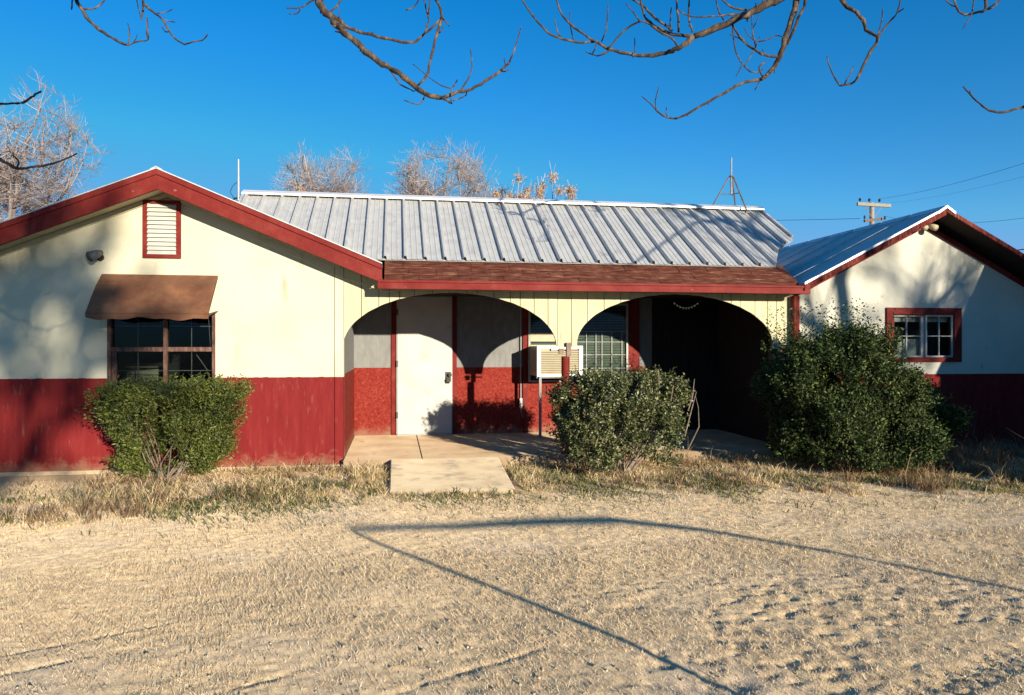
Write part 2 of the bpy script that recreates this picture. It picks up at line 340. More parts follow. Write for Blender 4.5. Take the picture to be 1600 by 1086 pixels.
# porch walls
BW = 10.97; PLb = 1.085
mb = MB(); mb.box(-.72, XR, YF+.151, BW, PL+.03, 2.25); tagged = mb.build('porch_side_wall', M['grey_wall'], house)
mb = MB(); mb.box(-.72, XR+.004, YF+.151, BW, .05, PL+.03); mb.build('porch_side_wainscot', M['red_osb'], house)
mb = MB(); mb.box(-.7, 3.93, BW, BW+.12, PLb, 2.6); mb.build('porch_back_wall', M['grey_wall'], house)
mb = MB(); mb.box(-.7, 3.93, BW-.006, BW+.12, .05, PLb); mb.build('porch_back_wainscot', M['red_osb'], house)
mb = MB(); mb.box(3.931, 5.1, BW-.003, BW+.12, .05, 2.6)  # shaded end of the back wall, coloured near black for the shade
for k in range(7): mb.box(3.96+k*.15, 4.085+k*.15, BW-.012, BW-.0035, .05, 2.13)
tag(mb.build('shade_dark_wall', M['shade_dark_board'], house), 'boards at the porch end with the shade put into their dark colour')
MB().box(5.0, 5.028, YF+.061, BW-.013, .05, 2.13).build('porch_end_wall', M['shade_dark_board'], house)  # same near-black colour stands in for shade here
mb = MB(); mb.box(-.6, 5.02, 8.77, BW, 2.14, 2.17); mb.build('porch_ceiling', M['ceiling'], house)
for a, b_, n_ in ((-.05,.022,'door_casing'), (.838,.905,'door_casing'), (1.9,1.975,'window_casing'), (3.54,3.72,'window_casing')):
    MB().box(a, b_, BW-.03, BW-.007, .1, 2.14).build(n_, M['red_trim'], house)
# door
dr = MB().box(.035,.825, BW-.075, BW-.032, .115, 2.125).build('door', M['white_door'], house, bevel=.004)
mb = MB(); mb.box(.023,.034, BW-.06, BW-.031, .1, 2.14); mb.box(.826,.837, BW-.06, BW-.031, .1, 2.14); mb.box(.034,.826, BW-.06,BW-.031,2.127,2.139); mb.box(.034,.826,BW-.09,BW-.031,.1,.113)
tag(mb.build('door_frame', M['white_metal'], dr), 'thin cream frame round the white door')
for z in (.35, 1.1, 1.85): MB().box(.024,.05, BW-.084, BW-.0755, z, z+.09).build('hinge', M['dark_grey'], dr)
mb = MB(); mb.box(.735,.815, BW-.088, BW-.0755, .88, 1.02); mb.tube([(.76,BW-.1,.93),(.735,BW-.1,.90),(.745,BW-.1,.86),(.79,BW-.1,.86),(.80,BW-.1,.9),(.78,BW-.1,.93)], .008, 6)
mb.box(.745,.80,BW-.115,BW-.0885,.87,.94); mb.tube([(.80,BW-.075,.98),(.80,BW-.14,.98)], [.014,.026], 10)
mb.build('door_lock', M['dark_metal'], dr)

# left wing rake boards, soffit, roof skin
RT = lambda x: 3.29-.41*abs(x+2.5)                    # top of the roof
yf0, yf1 = 8.36, 8.40
for nm, x0, x1 in (('rake', -2.5, -.14), ('rake', -2.5, -4.9)):
    mb = MB(); mb.xz([(x0,RT(x0)-.012),(x1,RT(x1)-.012),(x1,RT(x1)-.225),(x0,RT(x0)-.225)], yf0, yf1)
    mb.xz([(x0,RT(x0)-.012),(x1,RT(x1)-.012),(x1,RT(x1)-.07),(x0,RT(x0)-.07)], yf0-.018, yf0-.001)
    mb.build('rake_board', M['red_trim'], house, bevel=.003)
mb = MB()
for x1 in (-.14, -4.9):
    x0 = -2.5; mb.xz([(x0,RT(x0)),(x1,RT(x1)),(x1,RT(x1)-.012),(x0,RT(x0)-.012)], yf0-.03, 13.9 if x1 < -2.5 else 10.2)
mb.xz([(-2.56,3.272),(-2.5,3.305),(-2.44,3.272),(-2.44,3.262),(-2.5,3.294),(-2.56,3.262)], yf0-.034, 13.9)
tag(mb.build('wing_roof', M['metal'], house), 'pale metal roof sheets over the cream gable')
mb = MB()
for x1 in (-.14, -4.9):
    x0 = -2.5; mb.xz([(x0,RT(x0)-.16),(x1,RT(x1)-.16),(x1,RT(x1)-.175),(x0,RT(x0)-.175)], yf1+.001, YF+.16)
tag(mb.build('soffit', M['siding'], house), 'cream boarded soffit under the gable eave')
mb = MB()
for x1 in (-.62, -4.68):
    x0 = -2.5; mb.xz([(x0,RT(x0)-.18),(x1,RT(x1)-.18),(x1,RT(x1)-.235),(x0,RT(x0)-.235)], YF-.028, YF-.002)
mb.build('frieze_board', M['siding'], house)

# louvred gable vent
vn = MB()
vx0, vx1, vz0, vz1 = -2.755, -2.36, 2.375, 3.015; fw = .045
vn.box(vx0,vx0+fw,YF-.035,YF-.001,vz0,vz1); vn.box(vx1-fw,vx1,YF-.035,YF-.001,vz0,vz1)
vn.box(vx0+fw,vx1-fw,YF-.035,YF-.001,vz0,vz0+fw*.8); vn.box(vx0+fw,vx1-fw,YF-.035,YF-.001,vz1-fw*.8,vz1)
vo = vn.build('gable_vent', M['red_trim'], house); tag(vo, 'red framed louvred vent high in the cream gable')
mb = MB(); n = 12; zz0 = vz0+fw*.8; zz1 = vz1-fw*.8; st = (zz1-zz0)/n
for i in range(n):
    z = zz0+st*i; mb.prism([(vx0+fw,YF-.034,z+.004),(vx0+fw,YF-.034,z+.012),(vx0+fw,YF-.004,z+st+.004),(vx0+fw,YF-.004,z+st-.004)], (vx1-vx0-2*fw,0,0))
mb.build('louvre', M['white_door'], vo)
MB().box(vx0+fw,vx1-fw,YF-.003,YF+.002,zz0,zz1).build('vent_screen', M['dark_metal'], vo)

# left window: brown timber frame, grille panes, dark room
x0, x1, z0, z1 = lwin
mb = MB(); f = .035
mb.box(x0,x0+f,YF-.012,YF+.12,z0,z1); mb.box(x1-f,x1,YF-.012,YF+.12,z0,z1); mb.box(x0+f,x1-f,YF-.012,YF+.12,z1-f,z1); mb.box(x0+f,x1-f,YF-.03,YF+.12,z0,z0+f)
cx = (x0+x1)/2+.03
mb.box(cx-.018,cx+.018,YF+.0,YF+.1,z0+f,z1-f); mb.box(x0+f,cx-.018,YF+.0,YF+.1,1.335,1.385); mb.box(cx+.018,x1-f,YF+.0,YF+.1,1.335,1.385)
mb.box(x0+f,x0+.085,YF+.03,YF+.09,z0+f,1.335)
lw = mb.build('window', M['wood_dark'], house, bevel=.003); tag(lw, 'dark window with old brown timber frame under the awning')
mb = MB()
for a, b in ((x0+f,cx-.018),(cx+.018,x1-f)):
    for c, d in ((z0+f,1.335),(1.385,z1-f)): mb.box(a,b,YF+.05,YF+.054,c,d)
mb.build('pane', M['glass'], lw)
mb = MB()
for xx in ((x0+cx)/2, (cx+x1)/2): mb.box(xx-.004,xx+.004,YF+.056,YF+.064,z0+f,z1-f)
for zz in (1.62, 1.12): mb.box(x0+f,x1-f,YF+.065,YF+.072,zz-.004,zz+.004)
mb.bar((-2.22,YF+.09,1.3),(-2.1,YF+.09,1.12),.008,.008); mb.bar((-2.09,YF+.09,1.7),(-2.07,YF+.09,1.39),.006,.006)
mb.build('muntin', M['grey_metal'], lw)
# awning
aw = MB(); ax0, ax1, ay, az0, az1 = -3.185, -1.965, YF-.45, 1.735, 2.185
nx_ = 24
for i in range(nx_):
    a = ax0+(ax1-ax0)*i/nx_; b = ax0+(ax1-ax0)*(i+1)/nx_
    wv = lambda x: .012*math.sin(x*9)+.008*math.sin(x*23)
    def row(x): return [(x,YF-.004,az1),(x,YF-.16,az1-.13),(x,YF-.31,az1-.29),(x,ay,az0),(x,ay+.012,az0-.05+wv(x))]
    ra, rb = row(a), row(b)
    for k in range(4): aw.poly([ra[k],rb[k],rb[k+1],ra[k+1]])
ao = aw.build('awning', M['awning'], house); tag(ao, 'sloping rusty brown sheet awning over the dark window')
sd_ = ao.modifiers.new('solid', 'SOLIDIFY'); sd_.thickness = .006
for x in (ax0+.01, (ax0+ax1)/2, ax1-.01):
    mb = MB(); mb.tube([(x,YF-.005,az1-.02),(x,ay+.03,az0+.01)], .008, 6); mb.tube([(x,YF-.005,az0+.05),(x,ay+.03,az0+.0)], .008, 6)
    mb.build('awning_bracket', M['dark_metal'], ao)

# ---- arched porch front of separate upright boards
arches = [(.67, 1.262, 1.385, 2.028), (3.46, 1.275, 1.42, 2.04)]
def abot(x):
    for cx_, hw, zs, za in arches:
        t = (x-cx_)/hw
        if abs(t) < 1: return zs+(za-zs)*math.sqrt(max(0, 1-t*t))
    return 1.385 if x < 3 else 1.36
mb = MB(); bk = MB(); x = XR+.002; ztp = 2.10
random.seed(3)
while x < 4.95:
    wd = random.choice((.17,.2,.2,.21,.12)); xe = min(x+wd, 4.95); n_ = max(2, int((xe-x)/.009))
    dy = random.uniform(-.003,.003)
    for i in range(n_):
        a = x+.004+(xe-x-.008)*i/n_; b = x+.004+(xe-x-.008)*(i+1)/n_
        jag = lambda q: .0015*math.sin(q*37)
        za, zb = abot(a)+jag(a), abot(b)+jag(b)
        zt = lambda q: max(ztp, RT(q)-.18) if q < 0 else ztp
        mb.xz([(a,za),(b,zb),(b,zt(b)),(a,zt(a))], YF+dy, YF+.02)
    x = xe
tag(mb.build('arch_board', M['siding'], house), 'cream upright boards cut into two wide arches')
x = XR+.004
while x < 4.94:
    b = x+.02; bk.xz([(x,abot(x)+.012),(b,abot(b)+.012),(b,2.12),(x,2.12)], YF+.021, YF+.05); x = b
bk.build('arch_backing', M['wood_dark'], house)
# posts
mb = MB(); mb.tube([(2.035,YF-.03,-.05),(2.035,YF-.03,1.27)], .05, 14); mb.build('porch_post', M['red_trim'], house, smooth=False)
mb = MB(); mb.box(2.045,2.10,YF-.055,YF-.003,1.271,1.44); mb.box(1.955,2.01,YF-.04,YF-.003,1.30,1.37); mb.box(1.93,2.2,YF-.015,YF-.004,1.335,1.352)
mb.build('post_bracket', M['rust_metal'], house)
mb = MB(); mb.box(4.97,5.045,YF-.10,YF-.03,.0,2.03)
for k in range(3): mb.box(4.978+k*.022,4.988+k*.022,YF-.106,YF-.1005,.0,2.03)
tag(mb.build('downspout', M['red_trim'], house), 'ribbed red downspout at the corner of the porch')
MB().box(4.952,5.028,YF+.002,YF+.06,0,2.12).build('corner_board', M['siding'], house)
mb = MB(); mb.box(4.75,4.93,YF+.05,YF+.14,0,1.36); mb.build('corner_post', M['wood_dark'], house)

# gutter / fascia and shingle strip
mb = MB(); mb.box(-.19,5.02,8.36,8.375,2.035,2.125); mb.box(-.19,5.02,8.345,8.3595,2.108,2.135); mb.box(-.19,5.02,8.376,8.45,2.035,2.045); mb.box(-.19,-.175,8.376,8.45,2.0451,2.125); mb.box(5.005,5.02,8.376,8.45,2.0451,2.125)
mb.build('gutter', M['red_trim'], house, bevel=.003)
mb = MB(); mb.box(-.14,5.0,8.451,8.75,2.06,2.075); mb.build('porch_soffit', M['siding'], house)
MP = lambda y: 2.138+.596*(y-8.45)                    # main roof plane (underlay)
mb = MB()
rowy = [8.43,8.58,8.73,8.95]
for i in range(3):
    a, b = rowy[i], rowy[i+1]; lift = .014
    xx = -.12
    while xx < 4.96:
        xe = min(4.96, xx+random.uniform(.16,.34)); j = random.uniform(-.008,.006); l2 = lift+random.uniform(-.004,.006)
        mb.hexa([(xx+.002,a+j,MP(a+j)),(xe-.002,a+j,MP(a+j)),(xe-.002,b+.03,MP(b+.03)-.004),(xx+.002,b+.03,MP(b+.03)-.004),
                 (xx+.002,a+j,MP(a+j)+l2),(xe-.002,a+j,MP(a+j)+l2),(xe-.002,b+.03,MP(b+.03)+.004),(xx+.002,b+.03,MP(b+.03)+.004)])
        xx = xe
mb.hexa([(-.12,8.43,2.085),(4.97,8.43,2.085),(4.97,8.93,MP(8.93)-.05),(-.12,8.93,MP(8.93)-.05),(-.12,8.43,MP(8.43)-.004),(4.97,8.43,MP(8.43)-.004),(4.97,8.93,MP(8.93)-.004),(-.12,8.93,MP(8.93)-.004)])
tag(mb.build('shingle_eave', M['shingle'], house), 'weathered brownish red shingle strip below the metal roof')

# main metal roof with ribs
RYa, RZa = 10.68, 3.50
ML = lambda y: MP(y)+.035
def y_eave(x):
    return float(np.interp(x, [-3,4.84,4.9,5.16,5.54], [8.87,8.87,8.97,9.38,9.66]))
mb = MB(); nrm = Vector((0,-.512,.859)); rx0, rx1 = -2.03, 5.54; nr = 32; sp = (rx1-rx0)/nr
def rprof(k):                                         # profile of one rib bay: (offset, height)
    return [(0,0),(.012,.045),(.034,.045),(.046,0),(.095,0),(.100,.006),(.108,.006),(.113,0),(.160,0),(.165,.006),(.173,.006),(.178,0),(sp,0)]
for k in range(nr):
    xb = rx0+k*sp; pr = rprof(k); wob = .004*math.sin(k*2.3)
    for (o0,h0),(o1,h1) in zip(pr[:-1], pr[1:]):
        a, b = xb+o0, xb+o1; ya, yb = y_eave(a), y_eave(b)
        A = Vector((a,ya,ML(ya)))+nrm*(h0+wob); B = Vector((b,yb,ML(yb)))+nrm*(h1+wob); Cc = Vector((b,RYa,RZa))+nrm*h1; D = Vector((a,RYa,RZa))+nrm*h0
        mb.poly([A,B,Cc,D])
mb.poly([(rx0,8.87,ML(8.87)-.012),(4.84,8.87,ML(8.87)-.012),(5.16,9.38,ML(9.38)-.012),(5.54,9.66,ML(9.66)-.012),(5.54,RYa,RZa-.012),(rx0,RYa,RZa-.012)])
mb.poly([(rx0,RYa,RZa),(rx1,RYa,RZa),(rx1,13.95,2.3),(rx0,13.95,2.3)])
mb.bar((rx1+.02,9.72,ML(9.72)+.02),(rx1+.02,RYa,RZa+.02),.03,.04); mb.bar((rx0-.02,9.2,ML(9.2)),(rx0-.02,RYa,RZa),.03,.09)
tag(mb.build('main_roof', M['metal'], house), 'ribbed galvanised roof over the porch')
mb = MB(); mb.prism([(rx0-.04,RYa-.12,RZa-.045+.05),(rx0-.04,RYa,RZa+.062),(rx0-.04,RYa+.12,RZa+.0),(rx0-.04,RYa+.12,RZa-.02),(rx0-.04,RYa,RZa+.04),(rx0-.04,RYa-.12,RZa-.02)], (rx1-rx0+.08,0,0))
mb.build('ridge_cap', M['metal_cap'], house)
mb = MB()
mb.prism([(rx0+.03,9.0,2.2),(rx0+.03,RYa,2.2),(rx0+.03,RYa,RZa-.03),(rx0+.03,9.0,ML(9.0)-.03)], (.03,0,0)); mb.prism([(rx0+.03,RYa,2.2),(rx0+.03,13.8,2.2),(rx0+.03,13.8,2.33),(rx0+.03,RYa,RZa-.03)], (.03,0,0))
mb.build('roof_gable_end', M['metal'], house); mb = MB()
mb.prism([(rx1-.06,9.75,ML(9.75)-.05),(rx1-.06,RYa,2.4),(rx1-.06,RYa,RZa-.03)], (.03,0,0)); mb.prism([(rx1-.06,RYa,2.2),(rx1-.06,13.8,2.2),(rx1-.06,13.8,2.33),(rx1-.06,RYa,RZa-.03)], (.03,0,0))
mb.build('roof_gable_end', M['metal'], house)

# ---- right wing
PX, PZ = 6.86, 3.15; WT = lambda x: PZ-.508*abs(x-PX)
wz = lambda x: WT(x)-.13
rwin = (6.31, 7.40, 1.19, 1.90)
RXa, RXb = 5.03, 8.7; bz = 1.03
mb = MB()
mb.xz([(RXa,bz),(rwin[0],bz),(rwin[0],wz(rwin[0])),(RXa,wz(RXa))], YF, YF+.15)
mb.xz([(rwin[0],bz),(rwin[1],bz),(rwin[1],rwin[2]),(rwin[0],rwin[2])], YF, YF+.15)
mb.xz([(rwin[0],rwin[3]),(rwin[1],rwin[3]),(rwin[1],wz(rwin[1])),(PX,wz(PX)),(rwin[0],wz(rwin[0]))], YF, YF+.15)
mb.xz([(rwin[1],bz),(RXb,bz),(RXb,wz(RXb)),(rwin[1],wz(rwin[1]))], YF, YF+.15)
mb.box(RXa, RXa+.12, YF+.15, 13.8, bz, 2.1); mb.box(RXb-.15, RXb, YF+.15, 13.8, bz, 2.1)
tag(mb.build('gable_wall', M['white_wall'], house), 'off white gable wall dappled with branch shadows')
mb = MB(); mb.box(RXa,RXb,YF-.006,YF+.15,.0,bz); mb.box(RXa,RXa+.12,YF+.15,13.8,0,bz); mb.box(RXb-.15,RXb,YF+.15,13.8,0,bz); mb.build('wainscot', M['red'], house)
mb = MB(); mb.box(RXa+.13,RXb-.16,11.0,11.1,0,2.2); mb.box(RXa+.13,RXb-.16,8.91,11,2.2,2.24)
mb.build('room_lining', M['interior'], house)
# roof
mb = MB(); yr = 8.36
mb.hexa([(4.93,yr,WT(4.93)-.02),(PX,yr,PZ-.02),(PX,14,PZ-.02),(4.93,14,WT(4.93)-.02),(4.93,yr,WT(4.93)),(PX,yr,PZ),(PX,14,PZ),(4.93,14,WT(4.93))])
mb.hexa([(PX,yr,PZ-.02),(8.85,yr,WT(8.85)-.02),(8.85,14,WT(8.85)-.02),(PX,14,PZ-.02),(PX,yr,PZ),(8.85,yr,WT(8.85)),(8.85,14,WT(8.85)),(PX,14,PZ)])
for i in range(1, 9):
    y = yr+i*.62
    mb.bar((4.98,y,WT(4.98)+.012),(PX,y,PZ+.012),.025,.022)
tag(mb.build('wing_roof', M['metal'], house), 'metal roof of the off white gable, shaded on its left slope')
mb = MB(); mb.xz([(PX-.12,WT(PX-.12)+.004),(PX,PZ+.02),(PX+.12,WT(PX+.12)+.004),(PX+.12,WT(PX+.12)-.03),(PX,PZ-.012),(PX-.12,WT(PX-.12)-.03)], yr-.035, yr-.001)
mb.xz([(4.93,WT(4.93)+.006),(PX-.12,WT(PX-.12)+.006),(PX-.12,WT(PX-.12)-.022),(4.93,WT(4.93)-.022)], yr-.03, yr-.001)
mb.prism([(PX-.1,yr,WT(PX-.1)+.006),(PX,yr,PZ+.022),(PX+.1,yr,WT(PX+.1)+.006)], (0,5.6,0))
mb.build('drip_edge', M['metal_cap'], house)
for s, xe in ((-1, 4.93), (1, 8.85)):
    mb = MB(); x0_, x1_ = (PX, xe)
    t_ = .022 if s < 0 else .004
    bt = .10 if s < 0 else .062
    mb.xz([(x0_,PZ-t_),(x1_,WT(x1_)-t_),(x1_,WT(x1_)-bt),(x0_,PZ-bt)], yr-.022, yr+.012)
    mb.build('rake_board', M['red_old'], house, bevel=.003)
    mb = MB(); a_ = max(RXa,xe) if s < 0 else min(RXb,xe)
    mb.xz([(PX,PZ-.135),(a_,WT(a_)-.135),(a_,WT(a_)-.20),(PX,PZ-.20)], YF-.03, YF-.002)
    mb.build('frieze_board', M['red_trim'], house)
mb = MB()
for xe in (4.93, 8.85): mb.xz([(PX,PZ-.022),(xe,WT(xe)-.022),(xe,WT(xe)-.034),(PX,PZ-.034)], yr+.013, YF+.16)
mb.build('soffit', M['shade_dark_board'], house)
# window in the right wing
x0, x1, z0, z1 = rwin; f = .105
mb = MB(); mb.box(x0,x0+f,YF-.03,YF+.1,z0,z1); mb.box(x1-f,x1,YF-.03,YF+.1,z0,z1); mb.box(x0+f,x1-f,YF-.03,YF+.1,z1-f*.85,z1); mb.box(x0+f,x1-f,YF-.03,YF+.1,z0,z0+.06)
rw = mb.build('window', M['red_trim'], house, bevel=.003); tag(rw, 'white sliding window in a thick dark red surround')
ix0, ix1, iz0, iz1 = x0+f+.002, x1-f-.002, z0+.062, z1-f*.85-.002; cx = (ix0+ix1)/2
mb = MB(); g = .022
for a, b, yy in ((ix0,cx+.01,YF+.03),(cx+.035,ix1,YF+.0)):
    mb.box(a,a+g,yy,yy+.03,iz0,iz1); mb.box(b-g,b,yy,yy+.03,iz0,iz1); mb.box(a+g,b-g,yy,yy+.03,iz0,iz0+g); mb.box(a+g,b-g,yy,yy+.03,iz1-g,iz1)
    mb.box((a+b)/2-.008,(a+b)/2+.008,yy+.004,yy+.022,iz0+g,iz1-g); mb.box(a+g,b-g,yy+.006,yy+.02,(iz0+iz1)/2-.007,(iz0+iz1)/2+.007)
mb.box(cx+.011,cx+.034,YF+.03,YF+.06,iz0,iz1)
mb.build('window_sash', M['white_metal'], rw)
mb = MB(); mb.box(ix0+g,cx-.01,YF+.044,YF+.047,iz0+g,iz1-g); mb.box(cx+.057,ix1-g,YF+.012,YF+.015,iz0+g,iz1-g); mb.build('pane', M['glass_clear'], rw)
mb = MB(); mb.box(ix0,cx,YF+.09,YF+.10,iz0,iz0+.24); mb.box(ix0,ix1,YF+.10,YF+.11,iz1-.09,iz1)
mb.build('curtain', M['blind'], rw)
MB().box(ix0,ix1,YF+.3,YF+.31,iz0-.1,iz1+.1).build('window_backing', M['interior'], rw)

# porch window with blinds
x0, x1, z0, z1 = 1.98, 3.53, .86, 2.05
mb = MB(); f = .028
mb.box(x0,x0+f,BW-.06,BW-.007,z0,z1); mb.box(x1-f,x1,BW-.06,BW-.007,z0,z1); mb.box(x0+f,x1-f,BW-.06,BW-.007,z0,z0+f); mb.box(x0+f,x1-f,BW-.06,BW-.007,z1-f,z1)
pw = mb.build('window', M['white_metal'], house); tag(pw, 'wide porch window with closed blinds behind the cooling unit')
mb = MB()
for xx in (2.72, 2.87, 3.02, 3.115, 3.27, 3.43): mb.box(xx, xx+.008, BW-.052, BW-.042, z0+f, 1.62)
for zz in (1.06, 1.265, 1.46, 1.62): mb.box(2.66, x1-f, BW-.0415, BW-.037, zz, zz+.007)
mb.build('muntin', M['white_metal'], pw)
mb = MB(); mb.box(x0+f,x1-f,BW-.036,BW-.033,z0+f,z1-f); mb.build('pane', M['glass'], pw)
mb = MB(); z = z0+f+.01
while z < z1-f-.03: mb.prism([(x0+f,BW-.030,z),(x0+f,BW-.029,z+.003),(x0+f,BW-.012,z+.034),(x0+f,BW-.013,z+.031)], (x1-x0-2*f,0,0)); z += .04
mb.build('blind', M['blind'], pw)
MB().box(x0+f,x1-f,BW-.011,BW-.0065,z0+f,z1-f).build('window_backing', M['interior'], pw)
mb = MB(); mb.box(2.0,2.62,BW-.075,BW-.061,1.385,1.42); mb.box(2.0,2.62,BW-.07,BW-.061,1.47,1.60)
tag(mb.build('filler_panel', M['ac_beige'], pw), 'beige filler strips above the cooling unit')
# conduit, cable
mb = MB(); mb.tube([(1.865,BW-.03,2.13),(1.865,BW-.03,.62)], .012, 8); mb.box(1.845,1.885,BW-.06,BW-.012,.47,.62); mb.tube([(1.865,BW-.03,.47),(1.875,BW-.035,.40),(1.9,BW-.03,.33)], .006, 6)
mb.build('conduit', M['grey_metal'], house)
mb = MB(); pts = [(-1.6,YF-.035,2.63),(-1.0,YF-.035,2.37),(-.62,YF-.04,2.19),(-.3,YF-.03,2.09),(-.1,YF-.03,2.03),(.1,YF-.03,2.055),(.9,YF-.03,2.06),(1.6,YF-.03,2.055),(1.85,YF-.03,2.045)]
mb.tube(pts, .007, 6); mb.tube([(1.85,YF-.03,2.045),(1.9,YF-.03,2.06),(1.93,YF-.03,2.03)], .005, 5)
mb.build('cable', M['siding'], house)

# ================================================================= things on the house
# air conditioner
ac = empty('air_conditioner', (2.33, 10.6, 1.15), 'boxy white window air conditioner propped on a thin metal leg', 'air conditioner')
ax_0, ax_1, ay0, az_0, az_1 = 2.0, 2.66, 10.32, .97, 1.40
mb = MB(); mb.box(ax_0,ax_1,ay0+.04,BW-.063,az_0,az_1); 
for k in range(7): mb.box(ax_0-.006,ax_0-.0005,ay0+.1+k*.05,ay0+.125+k*.05,az_0+.06,az_1-.06)
mb.build('casing', M['ac_beige'], ac, bevel=.008)
mb = MB(); q = .05; mb.box(ax_0-.005,ax_0+q,ay0,ay0+.039,az_0-.005,az_1+.005); mb.box(ax_1-q,ax_1+.005,ay0,ay0+.039,az_0-.005,az_1+.005); mb.box(ax_0+q,ax_1-q,ay0,ay0+.039,az_0-.005,az_0+.03); mb.box(ax_0+q,ax_1-q,ay0,ay0+.039,az_1-.035,az_1+.005); mb.box(ax_0+.2,ax_0+.3,ay0-.004,ay0-.0005,az_1-.06,az_1-.01)
mb.build('front_frame', M['ac_white'], ac, bevel=.004)
mb = MB()
for k in range(13): z = az_0+.038+k*.0255; mb.prism([(ax_0+q,ay0+.012,z),(ax_0+q,ay0+.012,z+.012),(ax_0+q,ay0+.035,z+.02),(ax_0+q,ay0+.035,z+.008)], (ax_1-ax_0-2*q,0,0))
mb.box(ax_0+q,ax_1-q,ay0+.036,ay0+.0395,az_0+.03,az_1-.035)
mb.build('grille', M['ac_beige'], ac)
mb = MB(); mb.box(ax_0+.03,ax_0+.065,ay0+.02,ay0+.055,.1,az_0-.001); mb.box(ax_0,ax_1,ay0+.06,ay0+.09,az_0-.03,az_0-.001); mb.build('support_leg', M['worn_steel'], ac)
# wall lamps
def lamp(loc, name, lab, s=1):
    t = empty(name, loc, lab, 'wall lamp'); x, y, z = loc
    mb = MB(); mb.tube([(x,y,z),(x,y-.02*s,z)], [.04*s,.04*s], 12); mb.tube([(x,y-.02*s,z),(x-.01*s,y-.06*s,z+.02*s)], .015*s, 8); mb.build('mount', M['dark_metal'], t)
    mb = MB(); mb.tube([(x+.03*s,y-.05*s,z+.05*s),(x,y-.09*s,z+.03*s),(x-.05*s,y-.16*s,z-.01*s)], [.028*s,.045*s,.058*s], 14); mb.build('lamp_head', M['dark_grey'], t, smooth=True)
    return t
lamp((-3.2,YF,2.37), 'flood_lamp', 'small grey flood lamp on the cream gable above the awning')
t = empty('security_light', (6.80,YF-.03,2.98), 'small two headed security light below the peak of the right gable', 'security light')
mb = MB(); mb.tube([(6.82,YF-.002,3.0),(6.82,YF-.07,2.99)], [.06,.05], 12); mb.build('base', M['white_metal'], t)
for dx in (-.06,.06):
    mb = MB(); mb.tube([(6.82+dx*.3,YF-.06,2.99),(6.82+dx,YF-.11,2.96),(6.82+dx*1.3,YF-.18,2.92)], [.015,.035,.042], 12); mb.build('lamp_head', M['ac_beige'], t, smooth=True)
# string lights hanging in the right arch
mb = MB(); A0 = W(1052,460,9.1); A1 = W(1112,466,9.1); pts = []
for i in range(13):
    s_ = i/12; pts.append((A0[0]+(A1[0]-A0[0])*s_, YF+.1, A0[2]-.14*4*s_*(1-s_)*1.0))
mb.tube(pts, .003, 4)
t = empty('string_lights', (pts[0][0], YF+.1, 2.0), 'short sagging string of tiny lights under the right arch', 'string lights')
mb.build('wire', M['cable'], t)
for p in pts[1:]: MB().tube([(p[0],p[1],p[2]),(p[0],p[1],p[2]-.012),(p[0],p[1],p[2]-.02)], [.002,.004,.001], 6).build('bulb', M['dark_grey'], t)
# box seen inside the left window
o = MB().hexa([(-3.05,9.1,.7),(-2.72,9.15,.7),(-2.72,9.4,.7),(-3.05,9.4,.7),(-3.05,9.1,1.1),(-2.72,9.15,1.13),(-2.72,9.4,1.15),(-3.05,9.4,1.1)]).build('storage_box', M['ac_beige'], bevel=.004)
tag(o, 'cream box standing inside the dark window under the awning', 'box')
MB().box(-3.06,-2.71,9.095,9.41,1.151,1.158).build('lid', M['ac_beige'], o)
MB().box(-3.1,-2.3,9.08,9.45,.65,.699).build('window_shelf', M['wood_dark'], house)

# antennas
t = empty('antenna_pole', (-2.1,10.66,2.9), 'short white antenna pole at the left end of the main roof ridge', 'antenna')
mb = MB(); mb.tube([(-2.13,10.66,3.0),(-2.13,10.66,3.66)], .016, 10); mb.build('mast', M['grey_metal'], t)
mb = MB(); mb.tube([(-2.13,10.66,3.65),(-2.13,10.66,3.97)], [.015,.012], 10); mb.build('antenna_rod', M['grey_metal'], t)
mb = MB(); mb.tube([(-2.25,10.6,3.36),(-2.17,10.64,3.43),(-2.13,10.66,3.44),(-2.07,10.64,3.43),(-2.03,10.6,3.38)], .014, 6); mb.tube([(-2.15,10.66,3.66),(-2.21,10.66,3.6),(-2.24,10.66,3.52),(-2.2,10.66,3.45),(-2.13,10.65,3.42)], .005, 5); mb.build('bracket', M['dark_metal'], t)
t = empty('antenna_tripod', (5.1,10.68,3.5), 'white antenna mast on a rusty tripod near the right end of the ridge', 'antenna')
ap = (5.1,10.68,4.0)
mb = MB(); mb.tube([(5.1,10.68,3.73),(5.1,10.68,4.0)], .018, 10); mb.tube([(5.1,10.68,4.0),(5.1,10.68,4.29)], .012, 10); mb.build('mast', M['grey_metal'], t)
for ft in ((4.80,10.78,3.50), (5.30,10.92,3.44), (5.24,10.44,3.42)):
    mb = MB(); mb.tube([(5.1+(ft[0]-5.1)*.12,10.68+(ft[1]-10.68)*.1,4.0), ft], .011, 6); mb.box(ft[0]-.03,ft[0]+.03,ft[1]-.02,ft[1]+.02,ft[2]-.015,ft[2]+.002); mb.build('leg', M['rust_metal'], t)
mb = MB(); mb.tube([(5.1,10.68,3.995),(5.1,10.68,4.015)], .035, 8); mb.build('collar', M['rust_metal'], t)
mb = MB(); mb.tube([(4.95,10.73,3.74),(5.1,10.68,3.73),(5.2,10.8,3.73)], .007, 5); mb.tube([(5.1,10.68,3.73),(5.17,10.57,3.73)], .007, 5); mb.build('stay', M['rust_metal'], t)

